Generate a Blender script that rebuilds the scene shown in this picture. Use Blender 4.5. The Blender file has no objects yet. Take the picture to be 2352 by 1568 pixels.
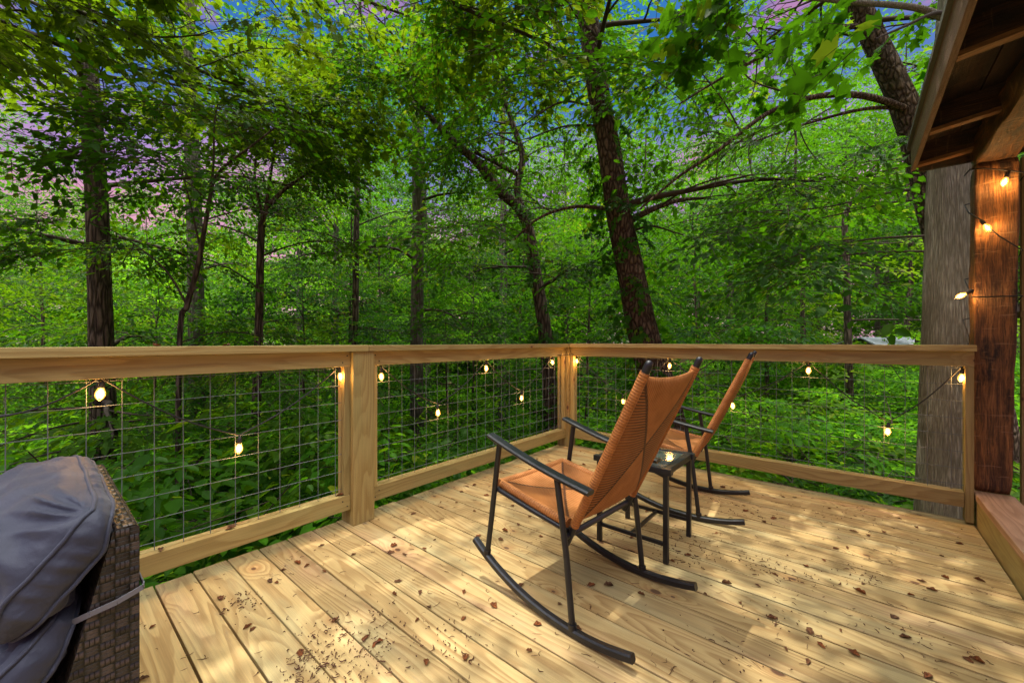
import bpy, bmesh, math, random
import numpy as np
from mathutils import Vector, Matrix, noise as mnoise

scene = bpy.context.scene
COL = scene.collection
R = math.radians

# ---------------------------------------------------------------- camera
CAM_H = 1.10
YAW = R(40.2)
cam_d = bpy.data.cameras.new("camera")
cam = bpy.data.objects.new("camera", cam_d)
COL.objects.link(cam)
cam.location = (0, 0, CAM_H)
cam.rotation_euler = (R(90), 0, YAW)
cam_d.sensor_width = 36.0
cam_d.lens = 14.21
cam_d.clip_start = 0.05
cam_d.clip_end = 2000
scene.camera = cam

# ---------------------------------------------------------------- world and sun
TO_SUN = Vector((-0.21, -0.05, 1.0)).normalized()
SUN_STRENGTH = 2.8
SKY_STRENGTH = 0.15
EXPOSURE = 0.62
scene.view_settings.view_transform = 'Standard'
scene.view_settings.look = 'None'
scene.view_settings.exposure = EXPOSURE
scene.view_settings.gamma = 1.0
scene.view_settings.use_curve_mapping = False
cy = scene.cycles
cy.max_bounces = 8
cy.diffuse_bounces = 4
cy.glossy_bounces = 3
cy.transmission_bounces = 6
cy.transparent_max_bounces = 6
cy.sample_clamp_indirect = 6.0
cy.use_denoising = True
cy.caustics_reflective = False
cy.caustics_refractive = False


class NT:
    """small helper for writing node trees"""
    def __init__(self, tree):
        self.t = tree

    def n(self, typ, ins=None, out=0, **props):
        nd = self.t.nodes.new(typ)
        for k, v in props.items():
            setattr(nd, k, v)
        for k, v in (ins or {}).items():
            s = nd.inputs[k]
            if isinstance(v, bpy.types.NodeSocket):
                self.t.links.new(v, s)
            else:
                if isinstance(v, tuple) and len(v) == 3 and s.type == 'RGBA':
                    v = v + (1.0,)
                s.default_value = v
        return nd.outputs[out] if out is not None else nd

    def m(self, op, a, b=0.0, c=0.0, clamp=False):
        return self.n('ShaderNodeMath', {0: a, 1: b, 2: c}, operation=op, use_clamp=clamp)

    def mix(self, f, a, b, mode='MIX'):
        nd = self.t.nodes.new('ShaderNodeMix')
        nd.data_type = 'RGBA'
        nd.blend_type = mode
        nd.clamp_factor = True
        for s, v in ((nd.inputs[0], f), (nd.inputs[6], a), (nd.inputs[7], b)):
            if isinstance(v, bpy.types.NodeSocket):
                self.t.links.new(v, s)
            else:
                if isinstance(v, tuple) and len(v) == 3:
                    v = v + (1.0,)
                s.default_value = v
        return nd.outputs[2]

    def ss(self, x, lo, hi, a=0.0, b=1.0):
        return self.n('ShaderNodeMapRange', {0: x, 1: lo, 2: hi, 3: a, 4: b}, interpolation_type='SMOOTHSTEP')

    def noise(self, vec, scale, detail=2.0, rough=0.5, dist=0.0, out=0):
        return self.n('ShaderNodeTexNoise', {'Vector': vec, 'Scale': scale, 'Detail': detail,
                                             'Roughness': rough, 'Distortion': dist}, out=out)

    def xyz(self, x, y, z=0.0):
        return self.n('ShaderNodeCombineXYZ', {0: x, 1: y, 2: z})

    def sep(self, v):
        nd = self.n('ShaderNodeSeparateXYZ', {0: v}, out=None)
        return nd.outputs[0], nd.outputs[1], nd.outputs[2]

    def bump(self, h, strength, dist):
        return self.n('ShaderNodeBump', {'Strength': strength, 'Distance': dist, 'Height': h})


world = bpy.data.worlds.new("World")
scene.world = world
world.use_nodes = True
w = NT(world.node_tree)
for nd_ in list(world.node_tree.nodes):
    world.node_tree.nodes.remove(nd_)
wdir = w.n('ShaderNodeTexCoord', out=None).outputs['Generated']
wx, wy, wz = w.sep(wdir)
sky = w.n('ShaderNodeTexSky', sky_type='NISHITA', sun_disc=False,
          sun_elevation=math.asin(TO_SUN.z), sun_rotation=math.atan2(TO_SUN.x, TO_SUN.y),
          altitude=300.0, dust_density=2.5, ozone_density=1.0)
cloudn = w.noise(w.n('ShaderNodeMapping', {0: wdir, 3: (1.6, 1.6, 5.0)}), 1.7, 4.0, 0.55)
elev = w.m('ADD', wz, w.m('MULTIPLY', w.m('SUBTRACT', cloudn, 0.5), 0.34))
ramp = w.t.nodes.new('ShaderNodeValToRGB')
w.t.links.new(elev, ramp.inputs[0])
cr = ramp.color_ramp
stops = [(0.00, (1.00, 0.66, 0.66)), (0.10, (1.05, 0.60, 0.66)), (0.22, (0.92, 0.45, 0.66)),
         (0.33, (0.52, 0.36, 0.80)), (0.43, (0.15, 0.27, 0.66)), (0.55, (0.05, 0.22, 0.62)), (0.68, (0.05, 0.25, 0.66))]
cr.elements[0].position, cr.elements[0].color = stops[0][0], stops[0][1] + (1,)
cr.elements[1].position, cr.elements[1].color = stops[-1][0], stops[-1][1] + (1,)
for p_, c_ in stops[1:-1]:
    e_ = cr.elements.new(p_)
    e_.color = c_ + (1,)
# pink evening clouds standing over the clear blue
cl2 = w.noise(w.n('ShaderNodeMapping', {0: wdir, 1: (3.1, 0.4, 0.0), 3: (1.5, 1.5, 3.2)}), 2.3, 5.0, 0.6)
dusk = w.mix(w.ss(cl2, 0.52, 0.66, 0.0, 0.75), ramp.outputs[0], (0.80, 0.33, 0.58))
bg_sky = w.n('ShaderNodeBackground', {'Color': sky, 'Strength': SKY_STRENGTH})
bg_dusk = w.n('ShaderNodeBackground', {'Color': dusk, 'Strength': 0.55})
# day sky high above the view, plus an added white fill to brighten the scene
high = w.ss(wz, 0.655, 0.76)
bg_top = w.n('ShaderNodeAddShader', {0: bg_sky, 1: w.n('ShaderNodeBackground', {'Color': (1.0, 0.97, 0.93, 1), 'Strength': 4.3})})
w.n('ShaderNodeOutputWorld', {0: w.n('ShaderNodeMixShader', {0: high, 1: bg_dusk, 2: bg_top})}, out=None)

sun_d = bpy.data.lights.new("sun", 'SUN')
sun_d.energy = SUN_STRENGTH
sun_d.angle = R(0.55)
sun_d.color = (1.0, 0.93, 0.80)
sun = bpy.data.objects.new("sun", sun_d)
COL.objects.link(sun)
sun.rotation_euler = (-TO_SUN).to_track_quat('-Z', 'Y').to_euler()
sun.location = (0, 0, 30)

# ---------------------------------------------------------------- geometry of the view (metres from image points, 2352x1568)
F_D, CXD, CYD = 928.4, 1176.0, 784.0
RX, RY = math.cos(YAW), math.sin(YAW)


def ray(px, py):
    a, b = (px - CXD) / F_D, (py - CYD) / F_D
    return Vector((a * RX - RY, a * RY + RX, -b))


def at(px, py, Z):
    return Vector((0, 0, CAM_H)) + ray(px, py) * Z


def on_x(px, py, x):
    r = ray(px, py)
    return Vector((0, 0, CAM_H)) + r * (x / r.x)


def on_y(px, py, y):
    r = ray(px, py)
    return Vector((0, 0, CAM_H)) + r * (y / r.y)


# ---------------------------------------------------------------- object helpers
def tag(o, label=None, cat=None, group=None, kind=None):
    if label: o["label"] = label
    if cat: o["category"] = cat
    if group: o["group"] = group
    if kind: o["kind"] = kind
    return o


def link(name, me, mats=None, parent=None):
    o = bpy.data.objects.new(name, me)
    COL.objects.link(o)
    if mats is not None and len(me.materials) == 0:
        for mm in (mats if isinstance(mats, (list, tuple)) else [mats]):
            me.materials.append(mm)
    if parent: o.parent = parent
    return o


def empty(name, label, cat, group=None, loc=(0, 0, 0), rz=0.0):
    o = bpy.data.objects.new(name, None)
    o.empty_display_size = 0.1
    COL.objects.link(o)
    o.location = loc
    o.rotation_euler = (0, 0, rz)
    return tag(o, label, cat, group)


def mesh_np(name, verts, faces, rnd=None, smooth=False, uv=None):
    verts = np.asarray(verts, dtype=np.float32)
    faces = np.asarray(faces, dtype=np.int32)
    me = bpy.data.meshes.new(name)
    k = faces.shape[1]
    me.vertices.add(len(verts))
    me.vertices.foreach_set('co', verts.ravel())
    me.loops.add(faces.size)
    me.loops.foreach_set('vertex_index', faces.ravel())
    me.polygons.add(len(faces))
    me.polygons.foreach_set('loop_start', np.arange(0, faces.size, k, dtype=np.int32))
    if smooth:
        me.polygons.foreach_set('use_smooth', np.ones(len(faces), dtype=bool))
    if rnd is not None:
        at_ = me.attributes.new('rnd', 'FLOAT', 'POINT')
        at_.data.foreach_set('value', np.asarray(rnd, dtype=np.float32))
    if uv is not None:
        l = me.uv_layers.new(name='UVMap')
        l.data.foreach_set('uv', np.asarray(uv, dtype=np.float32)[faces.ravel()].ravel())
    me.update(calc_edges=True)
    return me


RNG = np.random.default_rng(7)
random.seed(5)


class MB:
    """collects bevelled boards, bars and tubes into ONE mesh with UVs in metres and a per-piece random value"""
    def __init__(self):
        self.v, self.f, self.uv, self.r, self.sm = [], [], [], [], []

    def raw(self, verts, faces, uvs, rnd=None, smooth=False):
        b = len(self.v)
        rnd = random.random() if rnd is None else rnd
        self.v += [tuple(p) for p in verts]
        self.r += [rnd] * len(verts)
        for f, u in zip(faces, uvs):
            self.f.append(tuple(i + b for i in f))
            self.uv.append(u)
            self.sm.append(smooth)
        return self

    def box(self, lo, hi, axis=None, bevel=0.003, rot=None, origin=None, cuts=0, wob=None, rnd=None):
        """axis = index of the length direction (grain); rot = Matrix about origin; cuts subdivide along the length"""
        lo, hi = Vector(lo), Vector(hi)
        size = hi - lo
        if axis is None:
            axis = max(range(3), key=lambda i: size[i])
        bm = bmesh.new()
        bmesh.ops.create_cube(bm, size=1.0)
        for v in bm.verts:
            v.co = Vector([lo[i] + (v.co[i] + 0.5) * size[i] for i in range(3)])
        if bevel > 0:
            bmesh.ops.bevel(bm, geom=list(bm.edges), offset=min(bevel, min(size) * 0.45), segments=2, affect='EDGES', profile=0.7)
        if cuts:
            for i in range(1, cuts + 1):
                p = Vector((0, 0, 0)); nrm = Vector((0, 0, 0))
                p[axis] = lo[axis] + size[axis] * i / (cuts + 1); nrm[axis] = 1
                bmesh.ops.bisect_plane(bm, geom=bm.verts[:] + bm.edges[:] + bm.faces[:], plane_co=p, plane_no=nrm)
        if wob:
            for v in bm.verts:
                wob(v)
        bm.verts.index_update()
        oth = [i for i in range(3) if i != axis]
        ru, rv = random.uniform(0, 20), random.uniform(0, 20)
        faces, uvs = [], []
        bm.normal_update()
        for f in bm.faces:
            faces.append([v.index for v in f.verts])
            if abs(f.normal[axis]) > 0.8:      # end grain
                uvs.append([(v.co[oth[0]] * 0.4 + ru, v.co[oth[1]] + rv) for v in f.verts])
            else:
                uvs.append([(v.co[axis] + ru, v.co[oth[0]] + v.co[oth[1]] + rv) for v in f.verts])
        vs = [v.co.copy() for v in bm.verts]
        if rot is not None:
            og = Vector(origin) if origin is not None else (lo + hi) / 2
            vs = [og + rot @ (p - og) for p in vs]
        bm.free()
        return self.raw(vs, faces, uvs, rnd)

    def bar(self, a, b, w_, h_, up=(0, 0, 1), bevel=0.004, rnd=None):
        """rectangular bar from a to b, w_ across, h_ along up"""
        a, b = Vector(a), Vector(b)
        d = b - a
        L = d.length
        d.normalize()
        s = Vector(up).cross(d)
        if s.length < 1e-4:
            s = Vector((1, 0, 0)).cross(d)
        s.normalize()
        u = d.cross(s)
        m = Matrix((d, s, u)).transposed()
        return self.box((0, -w_ / 2, -h_ / 2), (L, w_ / 2, h_ / 2), 0, bevel, rot=None, rnd=rnd).xf_last(m, a)

    def xf_last(self, m, t):
        n = 0
        r0 = self.r[-1]
        i = len(self.v) - 1
        while i >= 0 and self.r[i] == r0:
            self.v[i] = tuple(m @ Vector(self.v[i]) + t)
            i -= 1
        return self

    def tube(self, pts, rad, sides=10, rnd=None, flat=None, caps=True):
        """round tube through pts; rad a number or list; flat=(w,h,up) gives an elliptic / flat section"""
        pts = [Vector(p) for p in pts]
        n = len(pts)
        rads = rad if isinstance(rad, (list, tuple)) else [rad] * n
        t0 = (pts[1] - pts[0]).normalized()
        ref = Vector((0, 0, 1)) if abs(t0.z) < 0.9 else Vector((1, 0, 0))
        s = ref.cross(t0).normalized()
        verts, faces, uvs = [], [], []
        acc = 0.0
        ru = random.uniform(0, 10)
        rings = []
        for i, p in enumerate(pts):
            t = (pts[min(i + 1, n - 1)] - pts[max(i - 1, 0)]).normalized()
            s = (s - t * s.dot(t)).normalized()
            u = t.cross(s)
            if i: acc += (p - pts[i - 1]).length
            rings.append(acc)
            for k in range(sides):
                a = 2 * math.pi * k / sides
                verts.append(p + (s * math.cos(a) + u * math.sin(a)) * rads[i])
        for i in range(n - 1):
            for k in range(sides):
                k2 = (k + 1) % sides
                faces.append((i * sides + k, i * sides + k2, (i + 1) * sides + k2, (i + 1) * sides + k))
                c = 2 * math.pi * rads[i] / sides
                uvs.append([(rings[i] + ru, k * c), (rings[i] + ru, (k + 1) * c), (rings[i + 1] + ru, (k + 1) * c), (rings[i + 1] + ru, k * c)])
        self.raw(verts, faces, uvs, rnd, smooth=True)
        if caps:
            for base, rev in ((0, True), ((n - 1) * sides, False)):
                ring = [verts[base + k] for k in range(sides)]
                f = list(range(sides))
                if rev: f.reverse()
                self.raw(ring, [f], [[(0, 0)] * sides], rnd)
        return self

    def build(self, name, mat, parent=None):
        me = bpy.data.meshes.new(name)
        me.from_pydata([tuple(p) for p in self.v], [], self.f)
        l = me.uv_layers.new(name='UVMap')
        l.data.foreach_set('uv', [c for u in self.uv for p in u for c in p])
        a = me.attributes.new('rnd', 'FLOAT', 'POINT')
        a.data.foreach_set('value', self.r)
        me.polygons.foreach_set('use_smooth', self.sm)
        me.update()
        return link(name, me, mat, parent)


# ---------------------------------------------------------------- materials
def new_mat(name):
    m = bpy.data.materials.new(name)
    m.use_nodes = True
    for n_ in list(m.node_tree.nodes):
        m.node_tree.nodes.remove(n_)
    return m, NT(m.node_tree)


def finish(t, bsdf):
    t.n('ShaderNodeOutputMaterial', {0: bsdf}, out=None)


def mat_pine(name, light, dark, tint=(0.46, 0.44, 0.24), pink=(0.56, 0.31, 0.20), knots=0.62, tintamt=0.5):
    m, t = new_mat(name)
    uv = t.n('ShaderNodeUVMap')
    u, v, _ = t.sep(uv)
    rnd = t.n('ShaderNodeAttribute', attribute_name='rnd', out=2)
    off = t.m('MULTIPLY', rnd, 57.0)
    # knots
    su, sv = 1.35, 6.2
    pv = t.xyz(t.m('MULTIPLY', u, su), t.m('MULTIPLY', v, sv), off)
    vor = t.n('ShaderNodeTexVoronoi', {'Vector': pv, 'Scale': 1.0}, out=None, voronoi_dimensions='2D')
    kx, ky, _ = t.sep(vor.outputs['Position'])
    du = t.m('SUBTRACT', t.m('DIVIDE', kx, su), u)
    dv = t.m('SUBTRACT', t.m('DIVIDE', ky, sv), v)
    d = t.m('SQRT', t.m('ADD', t.m('MULTIPLY', t.m('MULTIPLY', du, du), 0.42), t.m('MULTIPLY', dv, dv)))
    cr_, cg_, cb_ = t.sep(vor.outputs['Color'])
    has = t.m('GREATER_THAN', cr_, knots)
    krad = t.m('MULTIPLY_ADD', cg_, 0.010, 0.0055)
    core = t.m('MULTIPLY', t.ss(t.m('DIVIDE', d, krad), 1.25, 0.75), has)
    halo = t.m('MULTIPLY', t.ss(t.m('DIVIDE', d, krad), 4.5, 1.0), has)
    bend = t.m('MULTIPLY', t.ss(d, 0.09, 0.0), has)
    # growth rings
    w1 = t.noise(t.xyz(t.m('MULTIPLY', u, 0.55), t.m('MULTIPLY', v, 5.0), off), 1.0, 2.0, 0.4)
    w2 = t.noise(t.xyz(t.m('MULTIPLY', u, 2.5), t.m('MULTIPLY', v, 22.0), off), 1.0, 2.0, 0.5)
    ph = t.m('MULTIPLY_ADD', v, 24.0, t.m('MULTIPLY', w1, 17.0))
    ph = t.m('ADD', ph, t.m('MULTIPLY', w2, 1.3))
    ph = t.m('ADD', ph, t.m('MULTIPLY', bend, 2.6))
    fr = t.m('FRACT', ph)
    ring = t.m('MULTIPLY', t.ss(fr, 0.15, 0.85), t.ss(fr, 1.0, 0.88))
    fine = t.noise(t.xyz(t.m('MULTIPLY', u, 5.0), t.m('MULTIPLY', v, 210.0), off), 1.0, 3.0, 0.6)
    blot = t.noise(t.xyz(t.m('MULTIPLY', u, 1.3), t.m('MULTIPLY', v, 5.5), t.m('ADD', off, 11.0)), 1.0, 4.0, 0.6)
    blot2 = t.noise(t.xyz(t.m('MULTIPLY', u, 0.9), t.m('MULTIPLY', v, 4.0), t.m('ADD', off, 31.0)), 1.0, 3.0, 0.6)
    c = t.mix(t.m('MULTIPLY', ring, t.m('MULTIPLY_ADD', w2, 0.7, 0.28)), light, dark)
    c = t.mix(t.ss(blot, 0.45, 0.72, 0.0, tintamt), c, tint)
    c = t.mix(t.ss(blot2, 0.54, 0.80, 0.0, 0.50), c, pink)
    rc = t.n('ShaderNodeTexWhiteNoise', {'W': t.m('MULTIPLY', rnd, 91.0)}, noise_dimensions='1D', out=0)
    val = t.m('MULTIPLY', t.m('MULTIPLY_ADD', rc, 0.50, 0.68), t.m('MULTIPLY_ADD', fine, 0.60, 0.70))
    c = t.mix(t.m('MULTIPLY', halo, 0.5), c, (0.34, 0.17, 0.06))
    c = t.mix(t.m('MULTIPLY', core, 0.92), c, (0.085, 0.035, 0.018))
    # scuffs, sap streaks and grey stains
    st = t.noise(t.xyz(t.m('MULTIPLY', u, 3.0), t.m('MULTIPLY', v, 14.0), t.m('ADD', off, 77.0)), 1.0, 5.0, 0.65)
    c = t.mix(t.ss(st, 0.62, 0.76, 0.0, 0.60), c, (0.19, 0.145, 0.10))
    c = t.mix(1.0, c, t.n('ShaderNodeCombineColor', {0: val, 1: val, 2: val}), 'MULTIPLY')
    h = t.m('ADD', t.m('MULTIPLY', fine, 0.6), t.m('MULTIPLY', ring, 0.5))
    b = t.n('ShaderNodeBsdfPrincipled', {'Base Color': c, 'Roughness': t.m('MULTIPLY_ADD', fine, 0.25, 0.45),
                                         'Specular IOR Level': 0.35, 'Normal': t.bump(h, 0.28, 0.002)})
    finish(t, b)
    return m


def mat_timber(name, deep, warm, nick=0.38, black=0.51):
    """old hand hewn beam: streaks along the grain, black weathering, pale axe nicks"""
    m, t = new_mat(name)
    u, v, _ = t.sep(t.n('ShaderNodeUVMap'))
    rnd = t.n('ShaderNodeAttribute', attribute_name='rnd', out=2)
    off = t.m('MULTIPLY', rnd, 41.0)
    s1 = t.noise(t.xyz(t.m('MULTIPLY', u, 3.0), t.m('MULTIPLY', v, 36.0), off), 1.0, 7.0, 0.75)
    s2 = t.noise(t.xyz(t.m('MULTIPLY', u, 9.0), t.m('MULTIPLY', v, 190.0), off), 1.0, 4.0, 0.7)
    bl = t.noise(t.xyz(t.m('MULTIPLY', u, 3.2), t.m('MULTIPLY', v, 11.0), t.m('ADD', off, 9.0)), 1.0, 5.0, 0.65)
    nk = t.noise(t.xyz(t.m('MULTIPLY', u, 62.0), t.m('MULTIPLY', v, 8.0), t.m('ADD', off, 5.0)), 1.0, 3.0, 0.5)
    c = t.mix(t.ss(s1, 0.30, 0.78), deep, warm)
    c = t.mix(t.ss(s2, 0.40, 0.66, 0.0, 0.85), c, deep)
    c = t.mix(t.ss(bl, black, black + 0.14, 0.0, 0.9), c, (0.012, 0.009, 0.007))
    c = t.mix(t.ss(nk, 0.61, 0.68, 0.0, nick), c, (0.36, 0.22, 0.12))
    h = t.m('ADD', t.m('ADD', s1, t.m('MULTIPLY', s2, 0.6)), t.m('MULTIPLY', nk, -0.35))
    b = t.n('ShaderNodeBsdfPrincipled', {'Base Color': c, 'Roughness': t.m('MULTIPLY_ADD', s1, 0.3, 0.42),
                                         'Specular IOR Level': 0.4, 'Normal': t.bump(h, 1.0, 0.014)})
    finish(t, b)
    return m


def mat_bark(name, dark, light, scale=1.0, ridges=1.0, moss=0.0, bump=0.9, fur=(16.0, 16.0, 2.6)):
    m, t = new_mat(name)
    p = t.n('ShaderNodeTexCoord', out=None).outputs['Object']
    mp = t.n('ShaderNodeMapping', {0: p, 3: (fur[0] * scale, fur[1] * scale, fur[2] * scale)})
    wv = t.noise(mp, 0.45, 3.0, 0.6, out=1)
    mp2 = t.n('ShaderNodeVectorMath', {0: mp, 1: wv}, operation='ADD')
    vo = t.n('ShaderNodeTexVoronoi', {'Vector': mp2, 'Scale': 1.0}, feature='DISTANCE_TO_EDGE', out=0)
    nf = t.noise(mp, 2.6, 5.0, 0.65)
    big = t.noise(p, 1.5, 3.0, 0.6)
    rid = t.ss(vo, 0.0, 0.34)
    f = t.m('ADD', t.m('MULTIPLY', rid, 0.55 * ridges), t.m('MULTIPLY', nf, 0.75), clamp=True)
    c = t.mix(t.ss(f, 0.18, 0.95), dark, light)
    c = t.mix(t.ss(big, 0.45, 0.7, 0.0, 0.5), c, dark)
    c = t.mix(t.ss(t.noise(p, 3.7, 5.0, 0.6), 0.56, 0.74, 0.0, moss), c, (0.055, 0.085, 0.025))
    h = t.m('ADD', t.m('MULTIPLY', rid, ridges), t.m('MULTIPLY', nf, 0.6))
    b = t.n('ShaderNodeBsdfPrincipled', {'Base Color': c, 'Roughness': 0.9, 'Specular IOR Level': 0.08,
                                         'Normal': t.bump(h, bump, 0.03)})
    finish(t, b)
    return m


def mat_leaf(name, dark, light, trans, tf=0.45, yellow=(0.20, 0.24, 0.012)):
    m, t = new_mat(name)
    rnd = t.n('ShaderNodeAttribute', attribute_name='rnd', out=2)
    oi = t.n('ShaderNodeObjectInfo', out=None).outputs['Random']
    p = t.n('ShaderNodeNewGeometry', out=None).outputs['Position']
    cl = t.noise(p, 0.55, 3.0, 0.6)
    f = t.m('ADD', t.m('MULTIPLY', rnd, 0.6), t.m('MULTIPLY_ADD', cl, 0.9, -0.28), clamp=True)
    c = t.mix(f, dark, light)
    c = t.mix(t.ss(rnd, 0.90, 1.0, 0.0, 0.7), c, yellow)
    c = t.mix(t.m('MULTIPLY', oi, 0.30), c, dark)
    tc = t.mix(f, trans, tuple(min(1.0, q * 1.7) for q in trans))
    tc = t.mix(t.ss(rnd, 0.90, 1.0, 0.0, 0.5), tc, (0.42, 0.46, 0.02))
    dif = t.n('ShaderNodeBsdfPrincipled', {'Base Color': c, 'Roughness': 0.5, 'Specular IOR Level': 0.09})
    tr = t.n('ShaderNodeBsdfTranslucent', {'Color': tc})
    finish(t, t.n('ShaderNodeMixShader', {0: tf, 1: dif, 2: tr}))
    return m


def mat_plain(name, col, rough=0.5, metal=0.0, spec=0.5, bump=None, var=0.25, vscale=8.0):
    m, t = new_mat(name)
    p = t.n('ShaderNodeTexCoord', out=None).outputs['Object']
    n1 = t.noise(p, vscale, 5.0, 0.6)
    c = t.mix(t.ss(n1, 0.3, 0.75, 0.0, var), col, tuple(q * 0.45 for q in col))
    ins = {'Base Color': c, 'Roughness': t.m('MULTIPLY_ADD', n1, 0.25, rough - 0.12), 'Metallic': metal, 'Specular IOR Level': spec}
    if bump:
        ins['Normal'] = t.bump(t.noise(p, bump[0], 4.0, 0.6), bump[1], bump[2])
    finish(t, t.n('ShaderNodeBsdfPrincipled', ins))
    return m


M = {}
M['deck'] = mat_pine('deck_pine', (0.480, 0.345, 0.148), (0.265, 0.152, 0.054), knots=0.52)
M['rail'] = mat_pine('rail_pine', (0.37, 0.275, 0.100), (0.25, 0.157, 0.046), tint=(0.30, 0.275, 0.10), pink=(0.36, 0.225, 0.088), knots=0.76, tintamt=0.45)
M['sill_top'] = mat_pine('sill_cap_wood', (0.55, 0.33, 0.20), (0.33, 0.16, 0.08), tint=(0.40, 0.22, 0.13), pink=(0.52, 0.30, 0.18), knots=0.9)
M['timber'] = mat_timber('hewn_timber', (0.050, 0.021, 0.009), (0.50, 0.225, 0.072))
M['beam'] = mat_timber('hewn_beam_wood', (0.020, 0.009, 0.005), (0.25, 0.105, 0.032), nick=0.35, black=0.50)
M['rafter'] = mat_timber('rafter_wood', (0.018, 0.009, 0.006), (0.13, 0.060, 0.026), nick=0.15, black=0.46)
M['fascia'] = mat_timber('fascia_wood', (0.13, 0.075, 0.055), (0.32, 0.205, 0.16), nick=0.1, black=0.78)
M['rafter_edge'] = mat_timber('rafter_orange_edge', (0.14, 0.062, 0.026), (0.42, 0.21, 0.085), nick=0.2, black=0.70)  # lighter orange strip along the rafter bottoms
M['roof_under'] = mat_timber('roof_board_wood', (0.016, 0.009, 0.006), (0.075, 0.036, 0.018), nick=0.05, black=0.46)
M['shingle'] = mat_plain('shingle_felt', (0.10, 0.11, 0.09), 0.9, bump=(60, 0.6, 0.01))
M['wire'] = mat_plain('galvanised_wire', (0.135, 0.155, 0.165), 0.7, 0.0, spec=0.2, var=0.3)
M['black'] = mat_plain('black_powder_coat', (0.009, 0.010, 0.013), 0.36, 0.0, 0.5, bump=(500, 0.12, 0.001), var=0.4, vscale=30)
M['cord'] = mat_plain('black_rubber_cord', (0.010, 0.010, 0.010), 0.6)
M['bark_dark'] = mat_bark('dark_furrowed_bark', (0.022, 0.017, 0.013), (0.165, 0.125, 0.092), 1.0, 1.0, 0.25)
M['bark_scaly'] = mat_bark('scaly_bark', (0.026, 0.017, 0.012), (0.18, 0.125, 0.085), 1.1, 1.0, 0.15, fur=(18, 18, 7))
M['bark_grey'] = mat_bark('smooth_grey_bark', (0.14, 0.128, 0.092), (0.62, 0.585, 0.46), 1.0, 0.30, 0.15, 0.9, fur=(62, 62, 4.2))
M['bark_pale'] = mat_bark('pale_lichen_bark', (0.06, 0.053, 0.040), (0.23, 0.21, 0.165), 1.0, 0.5, 0.3, 0.6)
M['bark_twig'] = mat_plain('twig_bark', (0.060, 0.045, 0.032), 0.9, spec=0.2)
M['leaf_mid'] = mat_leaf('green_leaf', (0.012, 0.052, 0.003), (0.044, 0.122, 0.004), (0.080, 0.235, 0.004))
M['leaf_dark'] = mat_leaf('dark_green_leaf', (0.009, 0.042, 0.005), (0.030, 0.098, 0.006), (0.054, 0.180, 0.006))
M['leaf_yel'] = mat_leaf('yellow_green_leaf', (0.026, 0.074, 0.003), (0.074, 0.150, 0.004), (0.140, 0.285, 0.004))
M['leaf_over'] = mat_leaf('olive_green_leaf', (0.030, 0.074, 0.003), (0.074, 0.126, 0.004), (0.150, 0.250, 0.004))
M['leaf_ground_lifted'] = mat_leaf('undergrowth_leaf_lifted', (0.034, 0.135, 0.006), (0.115, 0.300, 0.011), (0.23, 0.54, 0.014), 0.42)  # raised leaf colour stands in for light missing in the shaded understory


def mat_weave():
    """rush weave: four triangles meeting at the middle, UV from -1 to 1"""
    m, t = new_mat('woven_cord')
    s, v, _ = t.sep(t.n('ShaderNodeUVMap'))
    rnd = t.n('ShaderNodeAttribute', attribute_name='rnd', out=2)
    pn = t.n('ShaderNodeTexCoord', out=None).outputs['Object']
    wob = t.m('MULTIPLY', t.m('SUBTRACT', t.noise(pn, 9.0, 2.0), 0.5), 0.03)
    a, b = t.m('ABSOLUTE', s), t.m('ABSOLUTE', v)
    df = t.m('SUBTRACT', t.m('ADD', a, wob), b)
    side = t.m('GREATER_THAN', df, 0.0)
    st_side = t.m('ABSOLUTE', t.m('SINE', t.m('MULTIPLY', t.m('ADD', v, wob), 26 * math.pi)))
    st_end = t.m('ABSOLUTE', t.m('SINE', t.m('MULTIPLY', t.m('ADD', s, t.m('MULTIPLY', wob, 0.5)), 17 * math.pi)))
    g_side = t.m('MULTIPLY', t.ss(st_side, 0.92, 0.30), t.ss(df, 0.85, 0.10, 0.30, 1.0))
    g_end = t.m('MULTIPLY', t.ss(st_end, 0.60, 0.10), 0.42)
    gap = t.m('ADD', t.m('MULTIPLY', side, g_side), t.m('MULTIPLY', t.m('SUBTRACT', 1.0, side), g_end))
    seam = t.ss(t.m('ABSOLUTE', df), 0.060, 0.018, 0.0, 0.95)
    gap = t.m('MAXIMUM', gap, seam)
    n1 = t.noise(pn, 14.0, 4.0, 0.6)
    c = t.mix(t.ss(n1, 0.3, 0.7), (0.33, 0.120, 0.026), (0.44, 0.175, 0.048))
    c = t.mix(t.m('MULTIPLY', side, 0.45), c, (0.20, 0.066, 0.014))
    c = t.mix(t.m('MULTIPLY', gap, 0.95), c, (0.040, 0.011, 0.003))
    hs = t.m('ADD', t.m('MULTIPLY', side, st_side), t.m('MULTIPLY', t.m('SUBTRACT', 1.0, side), st_end))
    finish(t, t.n('ShaderNodeBsdfPrincipled', {'Base Color': c, 'Roughness': 0.55, 'Specular IOR Level': 0.3,
                                               'Normal': t.bump(hs, 0.5, 0.004)}))
    return m


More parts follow.
